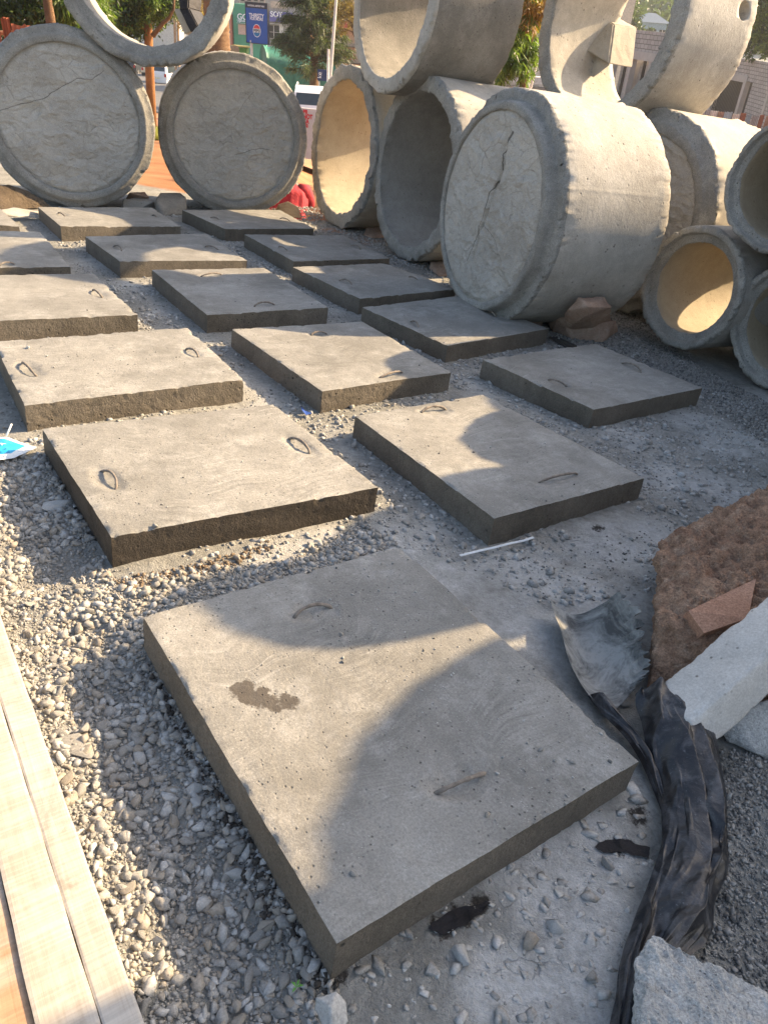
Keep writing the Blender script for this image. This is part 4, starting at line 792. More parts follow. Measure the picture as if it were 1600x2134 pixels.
plank([(0, 1810), (72, 2134)], [(-120, 1900), (-60, 2134)], .030, .03, 'wood_orange', 'orange-brown plank at the bottom left corner, leftmost of the three')
# ------------------------------------------------------------------ black plastic sheet
def glossy_black():
    m, nt, b = newmat('black_plastic'); v = vec_rand(nt); n = noise(nt, v, 14, 8, .75, .6)
    dust = ramp(nt, n, [(.50, 0.), (.72, .6)]); sp = ramp(nt, noise(nt, v, 150, 3, .7), [(.66, 0.), (.70, .8)]); dm = math_(nt, 'MAXIMUM', math_(nt, 'MULTIPLY', dust, .55), math_(nt, 'MULTIPLY', sp, ramp(nt, n, [(.35, .1), (.6, 1.)])))
    nt.links.new(mixc(nt, dm, (.010, .011, .014), (.30, .31, .33)), b.inputs['Base Color'])
    nt.links.new(ramp(nt, dm, [(0., .34), (.4, .8)]), b.inputs['Roughness']); b.inputs['Specular IOR Level'].default_value = .55
    bp = N(nt, 'ShaderNodeBump'); bp.inputs['Strength'].default_value = .7; bp.inputs['Distance'].default_value = .006; vo = N(nt, 'ShaderNodeTexVoronoi'); vo.inputs['Scale'].default_value = 16; nt.links.new(v, vo.inputs['Vector']); nt.links.new(math_(nt, 'ADD', math_(nt, 'MULTIPLY', noise(nt, v, 22, 5, .6, .8), .7), vo.outputs['Distance']), bp.inputs['Height']); nt.links.new(bp.outputs[0], b.inputs['Normal']); return m
def dusty_black():
    m, nt, b = newmat('dusty_plastic'); v = vec_rand(nt); n = noise(nt, v, 7, 8, .75, .8)
    nt.links.new(mixc(nt, ramp(nt, n, [(.38, .05), (.56, .95)]), (.07, .072, .072), (.30, .305, .29)), b.inputs['Base Color']); b.inputs['Roughness'].default_value = .95; b.inputs['Specular IOR Level'].default_value = .1
    bp = N(nt, 'ShaderNodeBump'); bp.inputs['Strength'].default_value = .6; bp.inputs['Distance'].default_value = .004; nt.links.new(noise(nt, v, 60, 5, .7), bp.inputs['Height']); nt.links.new(bp.outputs[0], b.inputs['Normal']); return m
M['plastic'] = glossy_black(); M['plastic_dust'] = dusty_black()
def sheet(name, rows, mat, parent, nu=60, nv=110, amp=.012, fr=4, seed=0, bow=.0, jag=0.0):
    """rows: (left px, right px, z left, z middle, z right)"""
    K = len(rows); L = np.array([gp(*r[0], r[2]) for r in rows]); Rr = np.array([gp(*r[1], r[4]) for r in rows]); zm = np.array([r[3] for r in rows])
    s = np.linspace(0, K-1, nv)
    def spl(A):
        i = np.clip(np.floor(s).astype(int), 0, K-2); t = (s-i)[:, None]; P = lambda k: A[np.clip(k, 0, K-1)]
        p0, p1, p2, p3 = P(i-1), P(i), P(i+1), P(i+2); return .5*((2*p1)+(-p0+p2)*t+(2*p0-5*p1+4*p2-p3)*t**2+(-p0+3*p1-3*p2+p3)*t**3)
    a, b = spl(L), spl(Rr); z = spl(zm[:, None])[:, 0]; u = np.linspace(0, 1, nu)
    V = a[:, None]*(1-u)[None, :, None]+b[:, None]*u[None, :, None]
    lin = V[..., 2]; mid = (a[:, 2]+b[:, 2])/2; V[..., 2] = lin+((z-mid)[:, None])*4*(u*(1-u))[None]
    S, U = np.meshgrid(s, u, indexing='ij'); wrp = fbm(v3(U*1.2, S*.5, seed+3), 3)
    fold = ridged(v3(U*fr+wrp*1.1+S*.12, S*.13, seed), 2); fold2 = ridged(v3(U*fr*1.9-S*.2, S*.28, seed+8), 2)
    V[..., 2] += amp*fold+amp*.35*fold2+amp*.15*ridged(v3(U*fr*3+wrp*2, S*1.6, seed+21), 3); dirv = (b-a)/np.linalg.norm(b-a, axis=1, keepdims=True); V += dirv[:, None]*(amp*.8*fold2)[..., None]
    if jag: V += dirv[:, None]*(jag*fbm(v3(0*U, S*9, seed+5), 4)*smooth(.75, 1, U))[..., None]
    V[..., 2] = np.maximum(V[..., 2], .004+.006*np.abs(wrp)); id = np.arange(nu*nv).reshape(nv, nu)
    F = np.stack([id[:-1, :-1], id[:-1, 1:], id[1:, 1:], id[1:, :-1]], -1).reshape(-1, 4)
    o = mesh_np(name, V.reshape(-1, 3)-np.array(parent.location), F, mat, True, parent); return o
sp_ = gp(1400, 1650, 0); ps = empty('plastic_sheet', (sp_[0], sp_[1], 0)); tag(ps, 'crumpled black plastic sheet trailing from under the post to the bottom of the picture', 'plastic sheet', None, 'thing')
sheet('glossy_fold', [((1322, 1448), (1402, 1440), .06, .09, .06), ((1314, 1480), (1468, 1496), .03, .12, .10), ((1332, 1560), (1486, 1556), .02, .12, .05), ((1362, 1640), (1500, 1650), .01, .10, .02), ((1378, 1700), (1506, 1760), .01, .09, .01),
      ((1368, 1780), (1507, 1822), .01, .09, .01), ((1338, 1860), (1482, 1885), .01, .085, .01), ((1305, 1930), (1468, 1960), .01, .07, .02), ((1272, 2020), (1400, 2030), .01, .06, .03), ((1250, 2134), (1350, 2134), .01, .05, .03), ((1230, 2260), (1350, 2260), .01, .04, .02)],
      M['plastic'], ps, 110, 260, .030, 2.6, 3)
sheet('narrow_fold', [((1225, 1450), (1262, 1462), .02, .05, .03), ((1262, 1500), (1300, 1512), .02, .05, .02), ((1305, 1552), (1335, 1556), .02, .05, .02), ((1335, 1600), (1362, 1610), .015, .045, .02), ((1358, 1650), (1385, 1680), .01, .03, .015), ((1372, 1690), (1392, 1720), .005, .02, .01)],
      M['plastic'], ps, 24, 90, .008, 3, 13)
sp2 = gp(1240, 1380, 0); pf = empty('plastic_sheet', (sp2[0], sp2[1], 0)); tag(pf, 'stiff cement-dusted black sheet flap with a curled torn edge, left of the reddish block', 'plastic sheet', None, 'thing')
sheet('dusty_flap', [((1146, 1246), (1288, 1232), .07, .03, .16), ((1156, 1285), (1318, 1262), .06, .02, .16), ((1170, 1330), (1330, 1312), .05, .015, .13), ((1188, 1385), (1344, 1362), .04, .012, .10), ((1212, 1430), (1342, 1405), .03, .015, .08), ((1245, 1470), (1325, 1430), .02, .02, .05), ((1268, 1492), (1310, 1452), .01, .02, .03)],
      M['plastic_dust'], pf, 70, 120, .004, 2.5, 33, jag=.03)
# torn film showing at holes in the crust
M['film'] = plain('torn_film', (.012, .012, .015), .5, var=.6, scale=30, bump=.4, spec=.2)
for pts, lb in (([(892, 1938), (918, 1912), (955, 1893), (1000, 1880), (1022, 1884), (996, 1905), (978, 1918), (945, 1936), (915, 1950)], 'torn patch of black film showing at the foot of the nearest slab'),
                ([(1240, 1765), (1262, 1750), (1300, 1752), (1352, 1765), (1350, 1790), (1318, 1782), (1290, 1772), (1262, 1780)], 'torn black film edge in the cement crust beside the plastic sheet')):
    c0 = gp(*pts[0]); q = np.array([gp(x, y, 0) for x, y in pts]); cen = q.mean(0); V = []; n = len(q); rings = 7
    per = []; 
    for i in range(n):
        for t in np.linspace(0, 1, 8, endpoint=False): per.append(q[i]*(1-t)+q[(i+1) % n]*t)
    per = np.array(per); per[:, :2] += .010*np.stack([fbm(per*30, 3), fbm(per*30+9, 3)], -1)
    for k in range(rings+1):
        r = k/rings; w = cen+(per-cen)*r; zz = ground_relief(w[:, 0], w[:, 1])+.0045+.003*(fbm(w*40, 3)+.4); V.append(np.stack([w[:, 0], w[:, 1], zz], -1)-cen)
    V = np.concatenate(V); m = len(per); F = np.array([(k*m+i, k*m+(i+1) % m, (k+1)*m+(i+1) % m, (k+1)*m+i) for k in range(rings) for i in range(m)])
    o = mesh_np('torn_film', V, F, M['film'], True); o.location = cen; tag(o, lb, 'plastic film', None, 'thing')
# ------------------------------------------------------------------ litter
def text_mesh(name, s, size, mat, parent, xf, extr=.0, bold=0.0, align='LEFT', sx=1.0):
    cu = bpy.data.curves.new(name, 'FONT'); cu.body = s; cu.size = size; cu.extrude = extr; cu.offset = bold; cu.align_x = align
    t = bpy.data.objects.new(name, cu); me = bpy.data.meshes.new_from_object(t); bpy.data.objects.remove(t)
    me.materials.clear(); me.materials.append(mat); o = bpy.data.objects.new(name, me); COL.objects.link(o); o.parent = parent; o.matrix_local = xf @ Matrix.Diagonal((sx, 1, 1, 1)); return o
M['white_film'] = plain('white_film', (.70, .73, .74), .35, var=.08, scale=30, bump=.3, spec=.5); M['blue_film'] = plain('blue_film', (.03, .36, .62), .3, var=.25, scale=14, bump=.3, spec=.5); M['ink'] = plain('ink_navy', (.02, .05, .20), .5, bump=0)
zb = .012; q = np.array(pxz([(-70, 968, zb), (-60, 915, zb), (12, 904, zb+.012), (45, 916, zb+.012), (78, 932, zb), (30, 955, zb)]))
cen = q[:, :].mean(0); rt = empty('drink_pouch', (cen[0], cen[1], 0), 0.0); tag(rt, 'blue and white milk pouch lying flat at the left edge of the picture', 'pouch', None, 'thing')
def pouch(q, name, mat, zo, sc, parent, puff):
    c = q.mean(0); V = []; rings = 8; per = []
    for i in range(len(q)):
        for t in np.linspace(0, 1, 10, endpoint=False): per.append(q[i]*(1-t)+q[(i+1) % len(q)]*t)
    per = np.array(per)
    for k in range(rings+1):
        r = k/rings*sc; w = c+(per-c)*r; w[:, 2] = zb+zo+puff*(1-(k/rings)**2.2)+.0025*fbm(w*60, 3); V.append(w-np.array([cen[0], cen[1], 0]))
    m = len(per); F = np.array([(k*m+i, k*m+(i+1) % m, (k+1)*m+(i+1) % m, (k+1)*m+i) for k in range(rings) for i in range(m)]); return mesh_np(name, np.concatenate(V), F, mat, True, parent)
pouch(q, 'film', M['white_film'], 0, 1.0, rt, .012); pouch(q, 'blue_print', M['blue_film'], .0045, .74, rt, .0145)
e = (gp(60, 925, .03)-gp(0, 940, .03)); an = math.atan2(e[1], e[0])
for s, px, py, sz in (('A', 5, 928, .030), ('and', 8, 938, .011), ('am', 12, 946, .018), ('milk', 4, 954, .010)):
    p = gp(px, py, .036)-np.array(rt.location); text_mesh('print', s, sz, M['ink'] if s != 'A' else M['white_film'], rt, Matrix.Translation(p) @ Matrix.Rotation(an+.25, 4, 'Z'), bold=.0006)
mb = MB(); p0, p1 = gp(14, 908, .02), gp(25, 884, .05); mb.tube([p0-np.array(rt.location), p1-np.array(rt.location)], .004, 10); mb.build('straw', M['white_film'], rt, True)
# white strip
pts = np.array(pxz([(958, 1158, .006), (990, 1150, .008), (1030, 1141, .010), (1065, 1132, .013), (1090, 1127, .012), (1111, 1120, .014)])); wd = .0055
o0 = pts[0]; V = []; F = []; 
for i, p in enumerate(pts):
    t = pts[min(i+1, 5)]-pts[max(i-1, 0)]; t /= np.linalg.norm(t); n = np.array([-t[1], t[0], 0])
    for a, z in ((-1, 0), (-.9, .0015), (-.2, .0006), (0, .003), (.2, .0006), (.9, .0018), (1, 0)): V.append(p+n*a*wd+np.array([0, 0, z])-o0)
for i in range(5):
    for j in range(6): F.append((i*7+j, i*7+j+1, (i+1)*7+j+1, (i+1)*7+j))
for i in range(5): F.append((i*7, (i+1)*7, (i+1)*7+6, i*7+6))
o = mesh_np('plastic_strip', V, F, M['white_film']); o.location = o0; tag(o, 'narrow white plastic strip lying at the foot of the half-sunlit slab', 'plastic strip', None, 'thing')
q = np.array(pxz([(627, 846, .015), (636, 856, .012), (650, 861, .010), (638, 865, .008), (630, 856, .02)])); o0 = q[0].copy()
o = mesh_np('blue_scrap', q-o0, [(0, 1, 4), (1, 2, 3), (1, 3, 4)], plain('blue_scrap', (.03, .08, .32), .5, var=.7, scale=120)); o.location = o0; tag(o, 'tiny dotted blue plastic scrap at the foot of a slab', 'scrap', None, 'thing')
lf = MB(); p = gp(618, 2058, .01)
for a in (0.3, 1.4, 2.6, 4.2): lf.add([(0, 0, 0), (.007*math.cos(a-.4), .007*math.sin(a-.4), .006), (.014*math.cos(a), .014*math.sin(a), .004), (.007*math.cos(a+.4), .007*math.sin(a+.4), .006)], [(0, 1, 2, 3)])
o = lf.build('green_seedling', plain('leaf_bright', (.12, .32, .05), .5, bump=0)); o.location = p; tag(o, 'tiny bright green seedling in the gravel at the bottom', 'plant', None, 'thing')
mb = MB()
for i in range(3): a = np.array(gp(1145+i*7, 703, .01)); b = np.array(gp(1188+i*6, 728-i*3, .012)); mb.tube([a-np.array(gp(1145, 703, 0)), b-np.array(gp(1145, 703, 0))], .009, 6)
o = mb.build('dark_stick', plain('dark_wood', (.06, .055, .05), .8)); o.location = gp(1145, 703, 0); tag(o, 'short dark sticks lying between the right slab and the slab with the lit corner', 'stick', None, 'thing')
# ================================================================== background
def groot(name, px, D, label, cat, group=None, rz=0.0, dz=0.0):
    p = bground(px, D); p = p+np.array([0, 0, dz]); r = empty(name, p, rz, GROT); tag(r, label, cat, group, 'thing'); return r
def lc(root, px, py, D):                     # background picture point -> the thing's own coordinates
    return np.array(root.matrix_world.inverted() @ Vector(bg(px, py, D)))
G3 = np.array(GROT)
# ---- leaves
def leaf_mat(name, a, b, tr=.35):
    m, nt, bs = newmat(name); v = vec_rand(nt); n = noise(nt, v, 3.5, 4, .7)
    g = N(nt, 'ShaderNodeNewGeometry'); c = ramp(nt, math_(nt, 'ADD', math_(nt, 'MULTIPLY', n, .6), math_(nt, 'MULTIPLY', g.outputs['Random Per Island'], .5)), [(.3, a), (.75, b)])
    nt.links.new(c, bs.inputs['Base Color']); bs.inputs['Roughness'].default_value = .45; bs.inputs['Specular IOR Level'].default_value = .5
    t = N(nt, 'ShaderNodeBsdfTranslucent'); nt.links.new(mixc(nt, 1.0, c, (1.3, 1.5, .7), 'MULTIPLY'), t.inputs[0]); mx = N(nt, 'ShaderNodeMixShader'); mx.inputs[0].default_value = tr
    nt.links.new(bs.outputs[0], mx.inputs[1]); nt.links.new(t.outputs[0], mx.inputs[2]); nt.links.new(mx.outputs[0], nt.nodes['Material Output'].inputs[0]); return m
M['leaf_dark'] = leaf_mat('leaf_dark', (.018, .035, .012), (.07, .12, .03)); M['leaf_mid'] = leaf_mat('leaf_mid', (.03, .05, .018), (.10, .145, .045), .25)
M['leaf_light'] = leaf_mat('leaf_light', (.06, .11, .025), (.18, .25, .06), .4); M['leaf_gold'] = leaf_mat('leaf_gold', (.16, .11, .03), (.36, .26, .09), .4); M['leaf_orange'] = leaf_mat('leaf_orange', (.16, .08, .025), (.34, .20, .06), .3)
M['needle'] = leaf_mat('needle', (.03, .042, .018), (.13, .16, .06), .3)
M['bark'] = concrete('bark', (.11, .065, .035), (.26, .16, .09), .95, 30, .3, 1.0, 5, bdist=.02); M['bark_orange'] = concrete('bark_orange', (.22, .10, .035), (.40, .20, .08), .9, 40, .3, 1.0, 4, bdist=.02)
def leaf_cloud(name, root, blobs, n, ln, wd, mat, droop=.3, seed=0, curve=True):
    """blobs: (centre xyz, radii xyz); leaves lie in clumps inside, denser near the shell"""
    r = np.random.default_rng(seed); w = np.array([np.prod(b[1])**(2/3) for b in blobs]); cnt = (n*w/w.sum()).astype(int); Vs = []
    for (c, rad), k in zip(blobs, cnt):
        cl = max(4, k//26); cd = r.normal(size=(cl, 3)); cd /= np.linalg.norm(cd, axis=1, keepdims=True); cd *= (r.random((cl, 1))**.45); cp = np.array(c)+cd*np.array(rad)
        i = r.integers(0, cl, k); P = cp[i]+r.normal(size=(k, 3))*np.array(rad).mean()*.13
        d = cd[i]*.6+r.normal(size=(k, 3))*.7; d[:, 2] -= droop; d /= np.linalg.norm(d, axis=1, keepdims=True); s = np.cross(d, r.normal(size=(k, 3))); s /= np.linalg.norm(s, axis=1, keepdims=True)
        L = ln*r.uniform(.6, 1.3, (k, 1)); W = wd*r.uniform(.7, 1.2, (k, 1)); Vs.append(np.stack([P, P+d*L*.45+s*W/2, P+d*L, P+d*L*.45-s*W/2], 1))
    V = np.concatenate(Vs).reshape(-1, 3); F = np.arange(len(V)).reshape(-1, 4); return mesh_np(name, V, F, mat, False, root)
def tree(px, py_top, D, label, trunk, blobs, n, ln, wd, mat, tmat='bark', group=None, cat='tree', name='tree', seed=0, limbs=5, droop=.3, extra=None):
    """trunk: list of (px, py, radius) from the foot up; blobs: (px, py, dD, rx, ry, rz) in metres"""
    root = groot(name, px, D, label, cat, group); mb = MB()
    if trunk:
        pts = [lc(root, a, b, D) for a, b, _ in trunk]; pts[0][2] = min(pts[0][2], -.1); mb.tube(pts, [c for _, _, c in trunk], 10)
    B = [((lc(root, a, b, D)+np.array([0, dd, 0])), np.array([rx, ry, rz])) for a, b, dd, rx, ry, rz in blobs]; rr = random.Random(seed)
    if trunk:
        top = pts[-1]
        for c, rad in B[:limbs]:
            q = [top+(c-top)*t+np.array([rr.uniform(-.1, .1)]*3)*math.sin(t*3.1) for t in (0, .35, .7, 1)]; q[0] = pts[-2]*.5+top*.5; R0 = trunk[-1][2]; mb.tube(q, [R0*.7, R0*.5, R0*.3, R0*.12], 6)
        mb.build('trunk', M[tmat], root, True)
    leaf_cloud('crown', root, B, n, ln, wd, M[mat], droop, seed); 
    if extra: leaf_cloud('crown', root, [((lc(root, a, b, D)+np.array([0, dd, 0])), np.array([rx, ry, rz])) for a, b, dd, rx, ry, rz in extra[0]], extra[1], ln, wd, M[extra[2]], droop, seed+1)
    return root
# ---- street surfaces
def strip_mesh(name, line, width, mat, lift, kind='structure'):
    """line of (px, D): a band following the terrain"""
    pts = [bground(a, b)[:2] for a, b in line]; P = []
    for i in range(len(pts)-1):
        for t in np.linspace(0, 1, 14, endpoint=False): P.append(pts[i]*(1-t)+pts[i+1]*t)
    P.append(pts[-1]); P = np.array(P); T = np.gradient(P, axis=0); T /= np.linalg.norm(T, axis=1, keepdims=True); Nn = np.stack([-T[:, 1], T[:, 0]], -1); nw = 7; V = []
    for k in np.linspace(-.5, .5, nw):
        q = P+Nn*k*width; V.append(np.stack([q[:, 0], q[:, 1], terrain_z(q[:, 0], q[:, 1])+lift+.10], -1))
    V = np.array(V); m = len(P); id = np.arange(nw*m).reshape(nw, m); F = np.stack([id[:-1, :-1], id[:-1, 1:], id[1:, 1:], id[1:, :-1]], -1).reshape(-1, 4); o = mesh_np(name, V.reshape(-1, 3), F, mat, True); return tag(o, kind=kind)
M['asphalt'] = plain('asphalt', (.16, .155, .15), .9, var=.2, scale=2); M['dirt'] = plain('dirt', (.36, .19, .10), .95, var=.25, scale=1.5, bdist=.03, bump=.4)
strip_mesh('pavement', [(800, 30), (480, 33), (330, 42), (250, 70), (240, 120)], 15.0, M['dirt'], .02)
strip_mesh('road', [(900, 36), (560, 40), (400, 48), (320, 75), (300, 130)], 9.0, M['asphalt'], .06)
k0 = strip_mesh('kerb', [(200, 24.5), (300, 27), (370, 25)], .35, plain('kerb_red', (.16, .07, .05), .8), .22)
tag(k0, None, None, None, 'structure')
# grass on the bank
root = groot('grass', 300, 24, 'x', 'x'); gr_v = []
for _ in range(4200):
    px = random.uniform(245, 345); D = random.uniform(20.5, 25.5); p = bground(px, D); a = random.uniform(0, 6.28); h = random.uniform(.06, .2); w = .02
    gr_v += [(p[0]-w*math.cos(a), p[1]-w*math.sin(a), p[2]-.02), (p[0]+w*math.cos(a), p[1]+w*math.sin(a), p[2]-.02), (p[0]+random.uniform(-.06, .06), p[1]+random.uniform(-.06, .06), p[2]+h)]
bpy.data.objects.remove(root); M['grass'] = leaf_mat('grass_blades', (.16, .17, .03), (.36, .34, .09), .3)
o = mesh_np('grass', gr_v, np.arange(len(gr_v)).reshape(-1, 3), M['grass']); tag(o, kind='stuff')
# ---- red sheet fence, left
M['red_sheet'] = plain('red_sheet', (.34, .095, .045), .6, var=.3, scale=3, bump=.2); M['rail_wood'] = plain('rail_wood', (.40, .27, .16), .8)
f = groot('red_sheet_fence', 40, 13, 'rust red fence of dented metal sheets behind the leftmost capped pipe', 'fence')
def folded(x0, x1, z0, z1, y, n=8, dep=.02, lean=0.0):
    V = []; F = []
    for i in range(n+1):
        x = x0+(x1-x0)*i/n; yy = y+dep*(1 if i % 2 else -1)*.5+random.uniform(-.004, .004); V += [(x, yy, z0), (x+lean, yy+random.uniform(-.01, .01), z1+random.uniform(-.02, .02))]
    for i in range(n): F.append((2*i, 2*i+2, 2*i+3, 2*i+1))
    return V, F
xs = [(-260, -205, 30), (-203, -150, 26), (-148, -98, 34), (-96, -45, 31), (-43, 9, 33), (12, 31, 36), (33, 66, 49), (66, 98, 53), (98, 142, 58), (142, 158, 60), (158, 175, 64), (176, 205, 66)]
for a, b, t in xs:
    p0 = lc(f, a, t, 13); p1 = lc(f, b, t+2, 13); V, F = folded(p0[0]+.004, p1[0]-.004, -.1, p0[2], 0+random.uniform(-.02, .02), 6, .035); mesh_np('metal_sheet', V, F, M['red_sheet'], parent=f)
mb = MB(); p0 = lc(f, -200, 66, 12.9); p1 = lc(f, 37, 69, 12.9); mb.tube([p0, p1], .03, 8); mb.build('rail', M['rail_wood'], f)
# ---- vegetation on the left
tree(60, -40, 15.5, 'dense dark green bush behind the red sheet fence', None, [(-120, 10, 0, 1.4, .8, .9), (-40, 20, .2, 1.0, .8, .7), (30, 25, 0, .9, .7, .6), (90, 30, .2, .8, .7, .55), (150, 35, .1, .6, .6, .5), (20, -40, .4, 1.1, .8, .7), (110, -40, .4, 1.0, .8, .7), (180, 0, .3, .4, .5, .6), (-80, -50, .4, 1.3, .8, .8)], 22000, .10, .035, 'leaf_dark', cat='bush', name='bush', seed=1, droop=.5)
tree(140, 20, 14.6, 'lighter green drooping leaves beside the thin left trunk', None, [(135, 30, 0, .30, .3, .34), (148, 5, 0, .28, .3, .36), (125, -10, 0, .3, .3, .3), (192, 10, .3, .18, .3, .40), (165, 50, 0, .12, .2, .12)], 3600, .17, .03, 'leaf_light', cat='bush', name='bush', seed=2, droop=1.2)
tree(104, 0, 14, 'thin bare brown tree trunk rising behind the leftmost capped pipe', [(108, 66, .085), (104, 30, .075), (99, 0, .07), (95, -60, .06), (92, -120, .05)], [(92, -150, 0, .8, .8, .5)], 1800, .12, .03, 'leaf_mid', seed=3, limbs=1)
tree(310, 0, 25, 'shade tree with an orange-brown trunk seen through the balanced ring', [(310, 191, .135), (311, 120, .125), (310, 70, .12), (308, 45, .11)], [(215, -10, 0, 1.0, .9, .7), (250, 35, 0, .8, .8, .6), (285, 20, .2, .8, .8, .6), (225, 45, -.2, .6, .6, .5), (320, -10, .2, .9, .8, .6), (265, 68, 0, .5, .5, .25), (345, 5, 0, .55, .5, .35), (235, 75, 0, .35, .4, .3)], 15000, .11, .05, 'leaf_dark', 'bark_orange', seed=4, limbs=6, droop=.5,
     extra=([(350, 5, -.3, .5, .5, .3), (320, 30, -.4, .5, .4, .35), (260, 62, -.4, .5, .4, .25), (305, -30, -.3, .8, .6, .3)], 2600, 'leaf_light'))
r = groot('bare_branch', 350, 24.6, 'bare curved branch reaching to the dark lug inside the ring', 'branch'); mb = MB(); mb.tube([lc(r, 318, 75, 24.6), lc(r, 340, 48, 24.6), lc(r, 352, 38, 24.6), lc(r, 362, 20, 24.6), lc(r, 364, -10, 24.6)], [.07, .055, .05, .04, .03], 7); b_ = mb.build('branch', M['bark'], r, True)
tree(395, 20, 34, 'golden dry shrub seen through the ring beside its black lug', None, [(398, 28, 0, .6, .5, .8), (408, 50, 0, .4, .4, .5), (404, 5, 0, .4, .4, .5)], 3500, .12, .05, 'leaf_gold', cat='shrub', name='shrub', seed=5)
# ---- palm trunk
r = groot('palm_tree', 462, 20, 'thick ringed palm trunk right of the balanced ring', 'palm tree'); mb = MB(); rr_ = random.Random(3)
pts = []; rad = []; z0, z1 = -.2, lc(r, 465, -330, 20)[2]
nring = 60
for i in range(nring*3+1):
    t = i/(nring*3); z = z0+(z1-z0)*t; pts.append((.02*math.sin(t*5)+.16*t, 0, z)); rad.append((.34-.14*t)*(1.0+(.045 if i % 3 == 0 else (-.01 if i % 3 == 1 else .012)))+rr_.uniform(-.004, .004))
mb.tube(pts, rad, 22); mb.build('trunk', concrete('palm_bark', (.17, .10, .055), (.36, .24, .14), .95, 24, .4, 1.0, 5, bdist=.03), r, True)
top = np.array(pts[-1]); V = []; F = []
for k in range(16):
    a = k/16*6.28; L = 2.4; prev = top
    for i in range(9):
        t = i/8; c = top+np.array([math.cos(a)*L*t, math.sin(a)*L*t, .9*t-1.6*t*t]); w = .5*math.sin(math.pi*min(1, t+.08)); s = np.array([-math.sin(a), math.cos(a), 0]); b = len(V); V += [c, c+s*w+np.array([0, 0, -.25]), c+s*w*.9+np.array([math.cos(a)*.1, math.sin(a)*.1, -.27]), c-s*w+np.array([0, 0, -.25]), c-s*w*.9+np.array([math.cos(a)*.1, math.sin(a)*.1, -.27])]; F += [(b, b+1, b+2), (b, b+4, b+3)]
mesh_np('fronds', V, F, M['leaf_mid'], parent=r)
